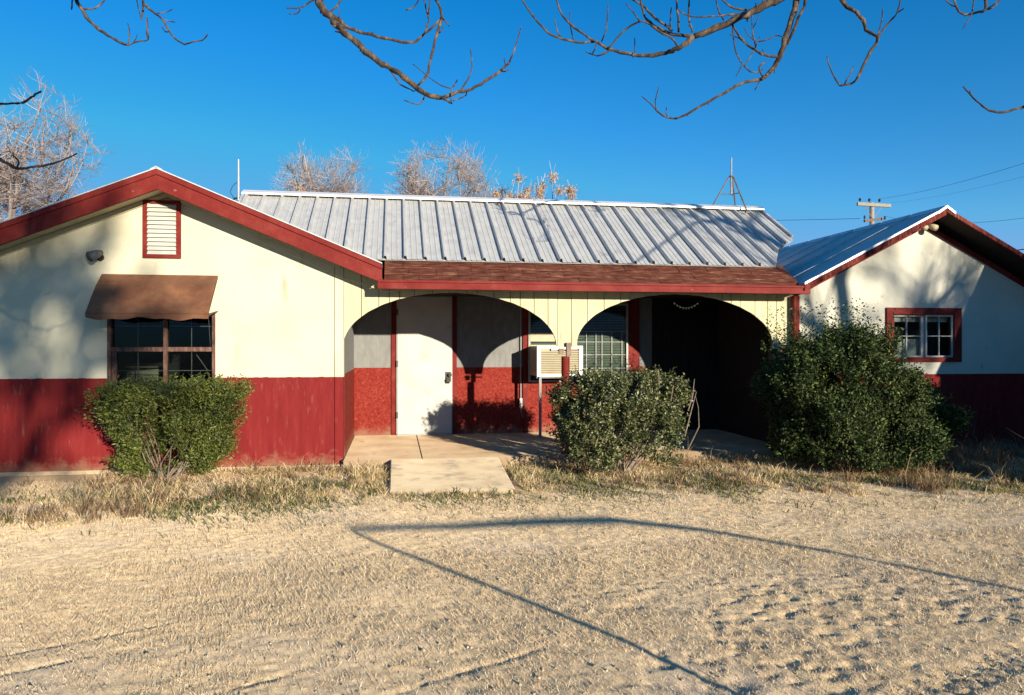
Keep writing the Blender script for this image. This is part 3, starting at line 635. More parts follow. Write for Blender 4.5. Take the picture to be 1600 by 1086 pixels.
# ================================================================= shrubs
def leaf_cloud(name, m, parent, sprigs, leaf=.03, wid=.45, per=12):
    """sprigs: list of (base, dir, length): leaves along short shoots"""
    V = []; 
    B = np.array([s[0] for s in sprigs]); D = np.array([s[1] for s in sprigs]); Ln = np.array([s[2] for s in sprigs])
    D /= np.linalg.norm(D, axis=1)[:,None]; n = len(B)
    t = np.tile(np.linspace(.08, 1, per), n)+rng.normal(0,.03,n*per)
    B = np.repeat(B, per, 0); D = np.repeat(D, per, 0); Ln = np.repeat(Ln, per)
    P = B+D*(t*Ln)[:,None]+rng.normal(0,.006,(n*per,3))
    rd = rng.normal(0,1,(n*per,3)); rd -= D*(rd*D).sum(1)[:,None]; rd /= np.linalg.norm(rd,axis=1)[:,None]
    ax = D*.55+rd*.85; ax /= np.linalg.norm(ax,axis=1)[:,None]
    sdv = np.cross(ax, rng.normal(0,1,(n*per,3))); sdv /= np.linalg.norm(sdv,axis=1)[:,None]
    up = np.cross(sdv, ax); L_ = leaf*rng.uniform(.6,1.25,n*per); 
    a = P; b = P+ax*(L_*.5)[:,None]+sdv*(L_*wid*.5)[:,None]+up*(L_*.08)[:,None]; c = P+ax*L_[:,None]; d = P+ax*(L_*.5)[:,None]-sdv*(L_*wid*.5)[:,None]+up*(L_*.08)[:,None]
    V = np.stack([a,b,c,d],1).reshape(-1,3)
    off = np.zeros(3); o_ = parent
    while o_ is not None: off += np.array(o_.location); o_ = o_.parent
    Q = np.arange(len(V)).reshape(-1,4)
    T = np.concatenate([Q[:,[0,1,2]], Q[:,[0,2,3]]])
    return np_mesh(name, V-off, T, m, parent)

def rv(): 
    v = Vector((random.gauss(0,1),random.gauss(0,1),random.gauss(0,1))); return v.normalized()
def stems(mb, base, tips, r0=.018, wig=.06, n=6):
    for tp in tips:
        a = Vector(base)+Vector((random.uniform(-.08,.08),random.uniform(-.06,.06),0)); b = Vector(tp); pts = []; 
        mid = a.lerp(b,.45)+Vector((0,0,.0))+rv()*wig
        for i in range(n+1):
            s_ = i/n; pts.append(a*(1-s_)**2+mid*2*s_*(1-s_)+b*s_*s_+rv()*.012)
        mb.tube(pts, [r0*(1-.8*i/n) for i in range(n+1)], 5, cap=False)

def shrub(name, base, label, leafmat, inside, box, nspr, leaf, per, ln, upb, group=None, clumps=26, stemn=22, seed=1, wid=.45, topx=None, sr=.014, gap=.12, sunlit_top=False):
    """inside(p)->signed depth (0 outside, growing inward)"""
    random.seed(seed)
    t = empty(name, base, label, 'shrub', group)
    # clump centres make light and dark masses with gaps between
    cl = []
    while len(cl) < clumps:
        p = Vector((random.uniform(*box[0]), random.uniform(*box[1]), random.uniform(*box[2])))
        if inside(p) > .02: cl.append(p)
    sp = []; tries = 0
    while len(sp) < nspr and tries < nspr*60:
        tries += 1
        p = Vector((random.uniform(*box[0]), random.uniform(*box[1]), random.uniform(*box[2])))
        d_ = inside(p)
        if d_ <= 0: continue
        if d_ > .22 and random.random() < .8: continue
        dist = min((p-c).length for c in cl)
        if dist > gap and random.random() < .93: continue
        out = (p-Vector((base[0],base[1],base[2]+.35))).normalized()
        dr_ = out*.8+Vector((0,0,upb))+rv()*.45
        sp.append((tuple(p), tuple(dr_), ln*random.uniform(.6,1.3)))
    if topx and not sunlit_top: sp += topx
    if sunlit_top: leaf_cloud('sunlit_sprigs', M['leaf_sunlit'], t, topx, leaf, wid, per)  # top sprigs coloured brighter so they look sunlit
    leaf_cloud('foliage', leafmat, t, sp, leaf, wid, per)
    mb = MB(); tips = random.sample([s[0] for s in sp[:nspr]], stemn); stems(mb, (base[0],base[1],base[2]-.03), tips, r0=sr, wig=.13)
    mb.build('stem', M['stem'], t)
    return t, sp

# left shrub: sheared flat top, narrow foot with bare stems showing
def in_left(p):
    cx_, cy_ = -2.25, 7.95
    if p.z > .95 or p.z < .08: return 0
    top = min(1, (p.z-.0)/.62)
    rx_ = .31+.39*top**.8 - (.10 if p.z > .93 else 0); ry = .16+.36*top
    w_ = 1+.08*math.sin(p.x*11+p.z*7)+.08*math.sin(p.z*15+p.x*5+p.y*4)
    q = math.hypot((p.x-cx_)/(rx_*w_), (p.y-cy_)/(ry*w_)); q = max(q, 0)
    e = (1-q)*rx_
    if p.z < .55 and p.y < cy_-.02 and abs(p.x-cx_-.02) < .20-(p.z*.25) and random.random() < .7: return 0   # open front: stems
    return min(e, .97-p.z+.02) if e > 0 else 0
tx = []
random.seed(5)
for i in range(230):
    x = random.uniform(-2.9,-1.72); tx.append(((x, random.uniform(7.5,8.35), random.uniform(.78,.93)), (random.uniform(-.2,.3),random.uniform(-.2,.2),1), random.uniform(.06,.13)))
shrub('clipped_shrub', (-2.3,7.9,0), 'olive green flat topped shrub with bare stems below the awning window', M['leaf_yew'], in_left, ((-3.2,-1.5),(7.3,8.6),(.06,1.02)), 3300, .036, 13, .13, .75, clumps=100, stemn=20, seed=4, wid=.34, topx=tx, sr=.009, sunlit_top=True)
# middle shrub: rounded box
def in_mid(p):
    cx_, cy_, hx, hy = 2.46, 7.85, .68, .55
    w_ = 1+.07*math.sin(p.x*9+p.z*6)+.06*math.sin(p.z*13-p.x*4+p.y*6)
    zt_ = 1.03-.10*abs((p.x-cx_)/hx)**3*(1.8 if p.x > cx_ else .6)
    zb_ = .14+.05*math.sin(p.x*8)
    if p.z < zb_ or p.z > zt_: return 0
    taper = 1 if p.z > .45 else .84+.16*(p.z/.45)
    q = (abs((p.x-cx_)/(hx*w_*taper))**3.2+abs((p.y-cy_)/(hy*w_*taper))**3.2)**(1/3.2)
    e = (1-q)*hx
    return min(e, zt_-p.z+.02) if e > 0 else 0
tx = []; random.seed(8)
for i in range(45): tx.append(((random.uniform(1.95,3.05), random.uniform(7.5,8.2), .98), (random.uniform(-.2,.25),random.uniform(-.2,.2),1), random.uniform(.08,.2)))
tm, spm = shrub('bushy_shrub', (2.45,7.85,0), 'rounded grey green shrub in front of the centre porch post', M['leaf_mid'], in_mid, ((1.65,3.3),(7.2,8.5),(.1,1.06)), 3300, .036, 13, .12, .6, clumps=85, stemn=18, seed=6, wid=.5, topx=tx)
mb = MB()
for pts in ([(1075,640),(1082,618),(1085,590)],[(1070,680),(1080,640),(1088,610)],[(1075,700),(1092,665),(1091,635),(1086,615)],[(1030,600),(1028,575)],[(1048,625),(1052,600)]):
    MB().tube([W(a,b,7.75) for a,b in pts], [.006,.005,.003,.002][:len(pts)], 4, cap=False).build('shoot', M['stem'], tm)
# big right shrub
def in_big(p):
    cx_, cy_ = 5.02, 7.62
    if p.z < .08: return 0
    zt_ = 1.36+.10*math.sin(p.x*6.5)+.06*math.sin(p.x*17+p.y*9)-.20*abs((p.x-4.75)/1.0)**2.2
    if p.x > 5.2: zt_ -= .30*min(1,(p.x-5.2)/.4)
    if p.z > zt_: return 0
    w_ = 1+.12*math.sin(p.x*8+p.z*6)+.12*math.sin(p.z*9-p.x*4+p.y*3)
    hx = (.83 if p.x < 5.02 else 1.02)*(.86+.14*min(1,p.z/.5)); hy = .62
    q = (abs((p.x-cx_)/(hx*w_))**2.6+abs((p.y-cy_)/(hy*w_))**2.6)**(1/2.6)
    e = (1-q)*.8
    return min(e, zt_-p.z+.02) if e > 0 else 0
tx = []; random.seed(9)
for i in range(340):
    x = random.gauss(4.85,.48)
    if not 4.1 < x < 5.7: continue
    zt_ = 1.36-.20*abs((x-4.75)/1.0)**2.2-(.28*min(1,max(0,(x-5.2)/.4)))
    tx.append(((x, random.uniform(7.25,8.0), zt_), (random.uniform(-.15,.2),random.uniform(-.15,.15),1), random.choice((.12,.2,.3,.45,.52))*random.uniform(.8,1.1)))
shrub('tall_shrub', (4.93,7.62,0), 'tall dark green shrub with upright shoots between the porch and the right window', M['leaf_big'], in_big, ((3.8,6.3),(6.9,8.4),(.05,1.6)), 10500, .037, 13, .17, .9, clumps=230, stemn=24, seed=12, wid=.45, topx=tx)

# ================================================================= ground cover
def blades(name, X, Y, H, Wd, lean, m, label, seg2=True):
    n = len(X); Z = ground_h(X, Y)-.004
    an = rng.uniform(0, 2*np.pi, n); la = rng.uniform(0, 2*np.pi, n)
    sx_ = np.cos(an)*Wd/2; sy_ = np.sin(an)*Wd/2; lx = np.cos(la)*lean*H; ly = np.sin(la)*lean*H
    a = np.stack([X-sx_,Y-sy_,Z],-1); b = np.stack([X+sx_,Y+sy_,Z],-1)
    if seg2:
        c = np.stack([X-sx_*.8+lx*.35,Y-sy_*.8+ly*.35,Z+H*.6],-1); d = np.stack([X+sx_*.8+lx*.35,Y+sy_*.8+ly*.35,Z+H*.6],-1); e = np.stack([X+lx,Y+ly,Z+H*(1-.25*lean)],-1)
        V = np.stack([a,b,c,d,e],1).reshape(-1,3); Q = np.arange(n)[:,None]*5
        T = np.concatenate([Q+np.array([[0,1,3]]),Q+np.array([[0,3,2]]),Q+np.array([[2,3,4]])])
    else:
        e = np.stack([X+lx,Y+ly,Z+H],-1); V = np.stack([a,b,e],1).reshape(-1,3); T = np.arange(3*n).reshape(-1,3)
    o_ = np_mesh(name, V, T, m); tag(o_, label, name.replace('_',' '), kind='stuff'); return o_
def onslab(X, Y): return ((X > -.1)&(X < 1.2)&(Y > 6.93)) | ((X > -.6)&(Y > 8.55)) | (Y > 8.68)
def infrust(X, Y, m_=.15): return (X > -.50*Y-m_) & (X < .98*Y+m_)
# weed strip: lower edge of the strip as function of X (metres)
def edgeY(X): return np.interp(X, [-5,-3.3,-2.2,-1.2,-.2,.5,1.3,2.5,3.6,4.6,5.5,7.5], [6.0,6.0,6.2,6.6,6.85,6.9,6.95,6.75,6.5,6.2,6.0,6.0])
def scatter(n, fn, ylo=5.4, yhi=8.7, xlo=-4.8, xhi=8.4):
    X = rng.uniform(xlo,xhi,n); Y = rng.uniform(ylo,yhi,n); k = infrust(X,Y,.3)&~onslab(X,Y)
    X, Y = X[k], Y[k]; p = fn(X, Y); k = rng.random(len(X)) < p; return X[k], Y[k]
def p_straw(X, Y):
    e = smooth(-.25,.25, Y-edgeY(X)); c = smooth(.42,.66, vnoise(X*3.1,Y*3.1,21)*.6+vnoise(X*9,Y*9,22)*.4)
    bare = 1-smooth(-2.9,-3.3,X)*smooth(6.7,7.1,Y)*.97-smooth(-2.2,-2.7,X)*smooth(7.0,7.5,Y)*.4
    dens = np.interp(X, [-5,-3.1,-2.6,-1.9,-.2,1.3,8], [.15,.25,.8,1.2,1.2,.6,.5])
    return np.clip(e*c*dens*np.clip(bare,0.02,1),0,1)
def tufted(X, Y, lo, hi, rad):
    k = rng.integers(lo, hi, len(X)); cx_ = np.repeat(X, k); cy_ = np.repeat(Y, k); a = rng.uniform(0, 2*np.pi, len(cx_)); r_ = rad*np.abs(rng.normal(0,1,len(cx_)))
    s_ = np.repeat(rng.uniform(.5,1.25,len(X)), k); return cx_+np.cos(a)*r_, cy_+np.sin(a)*r_, s_
X, Y = scatter(9000, p_straw); X, Y, S_ = tufted(X, Y, 10, 42, .035)
ex = np.concatenate([rng.uniform(-.42,-.08,170), rng.uniform(1.22,1.6,120), rng.uniform(-.1,1.2,70), rng.uniform(-3.0,-.6,200), rng.uniform(1.3,4.8,90)])
ey = np.concatenate([rng.uniform(6.95,8.5,170), rng.uniform(6.9,8.45,120), rng.uniform(6.72,6.88,70), rng.uniform(8.45,8.68,200), rng.uniform(8.35,8.55,90)])
ex, ey, es = tufted(ex, ey, 8, 26, .03); X = np.concatenate([X, ex]); Y = np.concatenate([Y, ey]); S_ = np.concatenate([S_, es*.8])
H = np.clip(rng.gamma(3.2,.028,len(X))*(.5+.9*vnoise(X*2.3,Y*2.3,23))*S_,.02,.34)
H *= np.interp(Y-edgeY(X), [-.3,.5], [.45,1])*.62
blades('dry_grass', X, Y, H, rng.uniform(.0025,.006,len(X)), rng.uniform(.3,2.2,len(X)), M['straw'], 'straw coloured dry grass growing along the foot of the house')
def p_brown(X, Y):
    e = smooth(-.1,.3, Y-edgeY(X)); c = smooth(.44,.62, vnoise(X*2.6,Y*2.6,31)*.6+vnoise(X*8,Y*8,32)*.4)
    bare = 1-smooth(-2.8,-3.2,X)*smooth(6.8,7.1,Y)*.95
    return np.clip(e*c*bare*np.interp(X,[-5,-2,-1.8,-.2,0,3,5,8],[.5,.5,.22,.22,.5,.5,1,1]),0,1)
X, Y = scatter(7000, p_brown); X, Y, S_ = tufted(X, Y, 8, 30, .04); H = np.clip(rng.gamma(3.5,.028,len(X))*S_,.03,.42)*np.interp(X,[-5,4,5.5,8],[.9,.9,1.5,1.7])
blades('dead_weeds', X, Y, H, rng.uniform(.003,.007,len(X)), rng.uniform(.3,1.3,len(X)), M['brown_weed'], 'brown dead weeds tangled among the straw along the house')
def p_green(X, Y):
    c = smooth(.42,.6, vnoise(X*2.2+7,Y*2.2,41)*.6+vnoise(X*7,Y*7,42)*.4); e = np.exp(-((Y-edgeY(X)-.45)/.7)**2)
    return np.clip(c*e,0,1)
X, Y = scatter(90000, p_green); H = np.clip(rng.gamma(3,.014,len(X)),.01,.12)
blades('green_weeds', X, Y, H, rng.uniform(.005,.012,len(X)), rng.uniform(.5,1.6,len(X)), M['green_weed'], 'low green weeds at the edge of the gravel')
# stubble over the gravel yard
n = 560000; t_ = rng.random(n); Y = np.sqrt(2.4**2+t_*(8.2**2-2.4**2)); 
Y = np.where(rng.random(n) < .45, rng.uniform(2.4,5,n), Y)
X = rng.uniform(0,1,n)*(1.48*Y+.4)-.5*Y-.2; k = ~onslab(X,Y); X, Y = X[k], Y[k]
c = smooth(.25,.7, vnoise(X*2.0,Y*2.0,51)*.5+vnoise(X*11,Y*11,52)*.5); k = rng.random(len(X)) < .25+.75*c; X, Y = X[k], Y[k]
H = np.clip(rng.gamma(2.5,.0052,len(X)),.004,.04)*np.interp(Y,[2.4,5,8],[.65,1,1.4])
blades('dry_stubble', X, Y, H, rng.uniform(.002,.0055,len(X))*np.interp(Y,[2.4,8],[.8,1.5]), rng.uniform(.2,1.4,len(X)), M['stubble'], 'short pale dry stubble over the sandy yard', seg2=False)
# pebbles
n = 12000; Y = rng.uniform(2.4,7.2,n); X = rng.uniform(0,1,n)*(1.48*Y+.4)-.5*Y-.2; k = ~onslab(X,Y); X, Y = X[k], Y[k]; n = len(X)
r = np.clip(rng.gamma(1.6,.0018,n),.0015,.013); Z = ground_h(X,Y)+r*.2
dirs = np.array([[1,0,0],[0,1,0],[-1,0,0],[0,-1,0],[0,0,.7],[0,0,-.7]]); V = np.stack([X,Y,Z],-1)[:,None,:]+dirs[None]*(r[:,None,None]*rng.uniform(.6,1.3,(n,6,1)))
T = (np.arange(n)[:,None,None]*6+np.array([[0,1,4],[1,2,4],[2,3,4],[3,0,4],[1,0,5],[2,1,5],[3,2,5],[0,3,5]])[None]).reshape(-1,3)
o = np_mesh('pebbles', V.reshape(-1,3), T, M['stone']); tag(o, 'small pale pebbles scattered over the sandy yard', 'pebbles', kind='stuff')

# ================================================================= overhanging bare branches
def catmull(pts, rs, sub=3):
    out = []; ro = []; n = len(pts)
    for i in range(n-1):
        p0 = Vector(pts[max(i-1,0)]); p1 = Vector(pts[i]); p2 = Vector(pts[i+1]); p3 = Vector(pts[min(i+2,n-1)])
        for k in range(sub):
            t = k/sub
            out.append(.5*((2*p1)+(p2-p0)*t+(2*p0-5*p1+4*p2-p3)*t*t+(-p0+3*p1-3*p2+p3)*t**3)); ro.append(rs[i]*(1-t)+rs[i+1]*t)
    out.append(Vector(pts[-1])); ro.append(rs[-1]); return out, ro
def traced(mb, pix, w0, w1, d0, d1, sub=3, n=6, knob=True):
    """one limb whose course is known from the photograph, d0..d1 metres away"""
    m_ = len(pix); P = []; rr = []
    for i, (a, b) in enumerate(pix):
        s_ = i/(m_-1); d = d0+(d1-d0)*s_+.06*math.sin(i*1.9+a*.05); P.append(W(a,b,d)); rr.append((w0+(w1-w0)*s_)/2/F*d)
    p, r = catmull(P, rr, sub)
    for i in range(1, len(p)-1):
        p[i] = p[i]+rv()*r[i]*.35; r[i] *= random.uniform(.88,1.18)
    mb.tube(p, r, n, cap=True)
    for i in range(2, len(p)-2, 2):
        if random.random() < .45: 
            dv = rv(); mb.tube([p[i], p[i]+dv*r[i]*random.uniform(1.6,2.8)], [r[i]*.5, r[i]*.12], 4)
    return P[0], rr[0]
def in_view(p, m_=60):
    xc, zc = proj(*p)
    if zc < .2: return False
    px = 800+xc/zc*F; py = 541-(p[2]-CH)/zc*F
    return -m_ < px < 1600+m_ and -m_ < py < 1086+m_
def crown(mb, p, dr_, ln, r, dep, ok, spread=.6, nseg=5, kids=(3,4), droop=-.02, minr=.002, sides=5):
    p = Vector(p); dr_ = Vector(dr_).normalized(); pts = [p.copy()]; rs = [r]
    for i in range(nseg):
        dr_ = (dr_+rv()*.16+Vector((0,0,-droop))).normalized(); q = p+dr_*ln/nseg
        if not ok(q): break
        p = q; pts.append(p.copy()); rs.append(max(minr, r*(1-.62*(i+1)/nseg)))
    if len(pts) > 1: mb.tube(pts, rs, sides if r > .008 else 3, cap=False)
    if dep <= 0 or len(pts) < 2: return
    for k in range(random.randint(*kids)):
        i = random.randint(max(1,len(pts)//3), len(pts)-1); c_ = (dr_+rv()*spread).normalized()
        crown(mb, pts[i], c_, ln*random.uniform(.5,.82), rs[i]*random.uniform(.5,.75), dep-1, ok, spread, nseg, kids, droop, minr, sides)

def whips(mb, limbs):
    for L_ in limbs: traced(mb, *L_)
# ---- tree behind the camera (left branches)
random.seed(21)
TA = empty('bare_tree', (-.25,-2,0), 'leafless tree whose limbs hang over the yard from the upper left', 'tree', 'bare trees standing over the yard')
tr = MB(); cr = MB()
trunkA = [(-.25,-2,-.1),(-.28,-1.98,.8),(-.25,-1.9,1.6),(-.32,-1.7,2.5),(-.4,-1.4,3.3),(-.5,-.8,4.1)]
p_, r_ = catmull(trunkA, [.12,.10,.095,.085,.075,.065]); tr.tube(p_, r_, 12); tr.build('trunk', M['bark'], TA, smooth=True)
dA, dB, dE = 6.0, 8.9, 4.0
A_l = [([(118,-14),(122,4),(128,12),(140,30),(155,44),(175,57),(190,65),(200,69)],6,3.5,dA,dA-.2),
 ([(200,69),(215,63),(232,60),(230,42),(230,25)],2.5,1.6,dA-.2,dA-.1),([(200,68),(203,50),(200,35)],2.2,1.4,dA-.2,dA-.1),([(207,66),(212,60),(215,52)],2,1.2,dA-.2,dA-.1),
 ([(129,12),(145,12),(157,6),(168,-8)],3,2.2,dA,dA+.2),([(113,-8),(113,2),(112,13)],2.6,1.8,dA,dA),
 ([(223,-14),(224,5),(223,18),(221,28)],4,2,dA+.3,dA+.3),([(212,-10),(215,4),(218,16),(221,28)],2,1.4,dA+.3,dA+.3),
 ([(225,4),(238,16),(252,26),(262,42),(272,57),(289,68)],3.6,2.6,dA+.3,dA+.1),([(289,68),(300,64),(316,61),(325,52)],2.6,1.8,dA+.1,dA),
 ([(266,47),(259,48),(253,39)],2,1.5,dA+.2,dA+.2),([(246,19),(260,17),(270,12)],1.8,1.3,dA+.2,dA+.2),([(258,29),(267,32),(276,33)],1.8,1.2,dA+.2,dA+.2),([(232,60),(229,50),(231,40),(230,24)],1.8,1.6,dA,dA)]
B_l = [([(484,-26),(494,-8),(503,8),(513,22),(528,38),(545,54),(565,72),(585,90),(605,102),(625,113),(648,132),(665,145),(690,151)],13,6.5,dB,dB-.6),
 ([(690,151),(700,156),(706,160)],5,2.5,dB-.6,dB-.6),
 ([(692,151),(715,142),(735,138),(760,124),(783,108),(796,96)],5.5,3.4,dB-.6,dB-.5),([(796,96),(803,78),(809,60),(814,40)],2.8,1.5,dB-.5,dB-.4),
 ([(512,18),(530,28),(545,42),(570,50),(600,57),(632,64),(648,63),(662,53),(680,38),(690,25)],6,3.4,dB,dB+.1),([(691,28),(688,12),(680,-4),(674,-20)],4,4,dB+.1,dB+.3),
 ([(653,132),(667,116),(672,95),(678,70),(683,50),(691,28)],3.5,4.5,dB-.4,dB+.1),
 ([(663,51),(669,34),(668,20),(660,-12)],3,2,dB,dB+.1),([(669,24),(671,8),(673,-12)],2.4,1.8,dB,dB),
 ([(720,140),(733,118),(738,100),(735,75)],2.6,1.5,dB-.5,dB-.5),([(705,156),(706,138),(712,128),(715,122)],2.8,1.5,dB-.6,dB-.6),
 ([(704,136),(690,132),(672,120),(645,98)],2.2,1.3,dB-.6,dB-.5),([(665,145),(660,156),(652,161),(632,155)],2.6,1.5,dB-.5,dB-.5),
 ([(608,104),(622,126),(632,134),(642,138)],2.4,2,dB-.3,dB-.3),([(496,-6),(484,2),(470,10),(448,11)],3.2,1.8,dB,dB),([(470,10),(465,19),(452,20)],2.2,1.5,dB,dB),
 ([(515,18),(528,5),(538,-10)],3,2.2,dB,dB+.1),([(526,7),(529,14),(530,25)],2,1.4,dB,dB),([(691,26),(697,32),(702,39)],2.4,1.6,dB+.1,dB+.1),([(634,14),(648,8),(658,-10)],2.4,1.8,dB+.2,dB+.2),
 ([(708,156),(720,151),(728,147),(729,140)],2.4,1.6,dB-.6,dB-.6),([(783,109),(789,110),(796,106)],2.4,1.6,dB-.5,dB-.5),([(790,103),(789,96),(788,89)],2.2,1.4,dB-.5,dB-.5),([(642,138),(647,141),(652,136)],2,1.3,dB-.4,dB-.4),([(684,50),(690,47),(692,40)],2.2,1.4,dB,dB)]
E_l = [([(-40,165),(-10,161),(20,160),(35,159),(50,150),(57,145),(64,141)],4,3,dE+.2,dE),([(-50,222),(-10,242),(8,251),(27,262),(50,259),(75,256),(100,248),(120,238)],6,2,dE,dE+.1),([(27,261),(29,250),(22,242),(21,237)],3.2,2.2,dE,dE)]
whips(cr, A_l); whips(cr, B_l); whips(cr, E_l)
top = Vector(trunkA[-1])
def limb(mb, a, mids, b, ra, rb):
    p, r = catmull([a]+mids+[b], [ra+(rb-ra)*i/(len(mids)+1) for i in range(len(mids)+2)], 5); mb.tube(p, r, 8, cap=False)
limb(cr, top, [(-.3,1,5.2),(-.5,3,5.9),(-.9,6,6.4)], W(484,-26,dB), .07, .05)
limb(cr, (-.5,3,5.9), [(-1.3,4,5.7),(-2.2,5.0,5.1)], W(118,-14,dA), .04, .016)
limb(cr, (-.5,3,5.9), [(-1.2,4.8,5.6),(-1.9,5.6,5.1)], W(223,-14,dA+.3), .03, .011)
limb(cr, (-.5,3,5.9), [(.1,4.6,6.4),(.4,6.8,6.4)], W(674,-20,dB+.3), .03, .013)
limb(cr, trunkA[-2], [(-.8,.2,3.9),(-1.8,2.2,3.6),(-2.4,3.4,3.0)], W(-50,222,dE), .045, .012); limb(cr, (-1.8,2.2,3.6), [(-2.3,3.1,3.3)], W(-40,165,dE+.2), .02, .008)
def okA(p):
    c_ = p.x+.41*p.y
    return not in_view(p) and -1.6 < c_ < .72 and p.z > 1.0
for (p0, d0_, l0, r0) in (((-.3,-1.7,2.5),(-.6,.5,.4),1.6,.04),((-.4,-1.4,3.2),(.4,.2,.8),1.4,.035),((-.45,-.9,3.9),(-.4,.2,.9),1.5,.04)):
    crown(cr, p0, d0_, l0, r0, 3, okA, .75, 5, (3,4))
cr.build('limb', M['bark'], TA, smooth=True)

# ---- tree to the right (right branches)
random.seed(33)
TB = empty('bare_tree', (10.6,-3,0), 'leafless tree whose limbs hang over the yard from the upper right', 'tree', 'bare trees standing over the yard')
tr = MB(); cr = MB()
trunkB = [(10.6,-3,-.1),(10.55,-2.98,1.2),(10.65,-3.0,2.4),(10.5,-2.8,3.6),(10.1,-2.3,4.8),(9.2,-1.0,5.8)]
p_, r_ = catmull(trunkB, [.16,.13,.11,.10,.09,.08]); tr.tube(p_, r_, 12); tr.build('trunk', M['bark'], TB, smooth=True)
dC = 7.6; dD = 6.0
C_l = [([(1262,-40),(1236,-14),(1209,-2),(1190,9),(1168,20),(1145,30),(1110,46),(1085,55)],15,9,dC,dC+.1),
 ([(1085,55),(1065,70),(1050,77),(1040,80),(1010,86),(980,82),(950,74),(935,65)],9,4.5,dC+.1,dC+.2),([(935,65),(925,60),(905,47),(885,30),(873,10),(868,-12)],4,2.4,dC+.2,dC+.3),
 ([(930,63),(910,65),(880,60),(860,52),(845,38),(830,20),(812,-8)],3.6,2.4,dC+.2,dC),([(1078,54),(1055,52),(1035,45),(1020,37),(1008,25),(1003,10),(1000,-14)],5.4,3,dC+.1,dC+.2),
 ([(1060,73),(1050,58),(1030,48),(1017,38)],3.4,3,dC+.1,dC),([(1050,46),(1040,38),(1030,32),(1015,18),(1005,8),(982,-6)],4,2.8,dC+.1,dC+.2),
 ([(950,75),(962,60),(980,42),(1000,32),(1010,34),(1025,42)],2.4,2.8,dC+.2,dC+.1),([(1000,32),(995,25),(990,18),(978,4)],2.4,1.6,dC+.1,dC),
 ([(955,76),(940,84),(930,85),(915,79)],3,1.6,dC+.2,dC+.2),([(925,83),(930,74),(933,64)],2.4,1.8,dC+.2,dC+.2),
 ([(940,63),(947,45),(949,25),(950,4)],2.6,1.6,dC+.2,dC+.1),([(992,80),(992,68),(991,57)],1.8,1.2,dC+.2,dC+.2),([(878,60),(870,45),(867,28)],2.2,1.4,dC+.2,dC+.2),([(897,63),(893,48),(891,35),(890,18)],2,1.3,dC+.2,dC+.3),
 ([(1082,49),(1077,30),(1076,15),(1077,-12)],3.4,2.6,dC,dC-.1),([(1060,48),(1060,30),(1058,12),(1056,-12)],3.4,2.6,dC,dC-.1),([(1047,42),(1047,28),(1049,10)],2.4,1.6,dC+.1,dC),
 ([(1152,20),(1120,23),(1080,24),(1060,14)],2.8,1.8,dC-.1,dC-.3),([(1166,14),(1152,12),(1140,8),(1122,-8)],3.4,2.4,dC,dC-.2),([(1132,31),(1124,18),(1117,-8)],2.6,1.8,dC,dC-.2),
 ([(1142,32),(1150,48),(1160,60),(1170,70),(1185,80),(1200,86),(1215,87)],2.6,4.4,dC,dC+.1),([(1140,52),(1155,58),(1166,68)],1.8,2.4,dC,dC),
 ([(1144,36),(1146,60),(1150,80),(1160,98),(1172,110),(1185,111),(1192,106)],2,2.2,dC,dC+.1),([(1196,94),(1186,104),(1192,118)],2.2,2.6,dC+.1,dC+.1),([(1160,98),(1155,108),(1150,117)],1.8,1.3,dC,dC),
 ([(1178,76),(1172,88),(1163,101)],2,1.5,dC,dC),([(1181,72),(1177,55),(1175,40),(1175,20)],2.4,1.4,dC,dC),([(1180,62),(1170,54),(1162,42)],1.9,1.3,dC,dC),([(1176,42),(1182,32),(1186,22)],1.7,1.2,dC,dC),([(1183,64),(1200,60),(1212,54),(1224,56)],1.9,1.6,dC,dC+.1),([(1178,75),(1183,66),(1187,56)],2,1.3,dC,dC),([(1197,86),(1193,80),(1191,75)],1.8,1.2,dC,dC),
 ([(1256,-40),(1246,-10),(1240,20),(1230,50),(1220,80),(1212,98),(1200,115),(1190,122)],11,6,dC+.2,dC+.1),
 ([(1190,122),(1170,125),(1150,133),(1130,145),(1105,158),(1080,173),(1060,182),(1047,183),(1035,178),(1025,170)],5,2.6,dC+.1,dC+.1),([(1025,170),(1018,162),(1010,155),(1003,149)],2.2,1.3,dC+.1,dC+.1),([(1025,170),(1024,155),(1029,134)],2.2,1.3,dC+.1,dC+.1),([(1043,182),(1041,175),(1041,166)],1.9,1.2,dC+.1,dC+.1),
 ([(1258,-12),(1257,8),(1250,20),(1242,40),(1229,68)],4.4,4,dC+.1,dC+.15),([(1186,126),(1183,132),(1179,139)],1.9,1.2,dC,dC),([(1204,112),(1209,106),(1210,112)],1.9,1.2,dC,dC)]
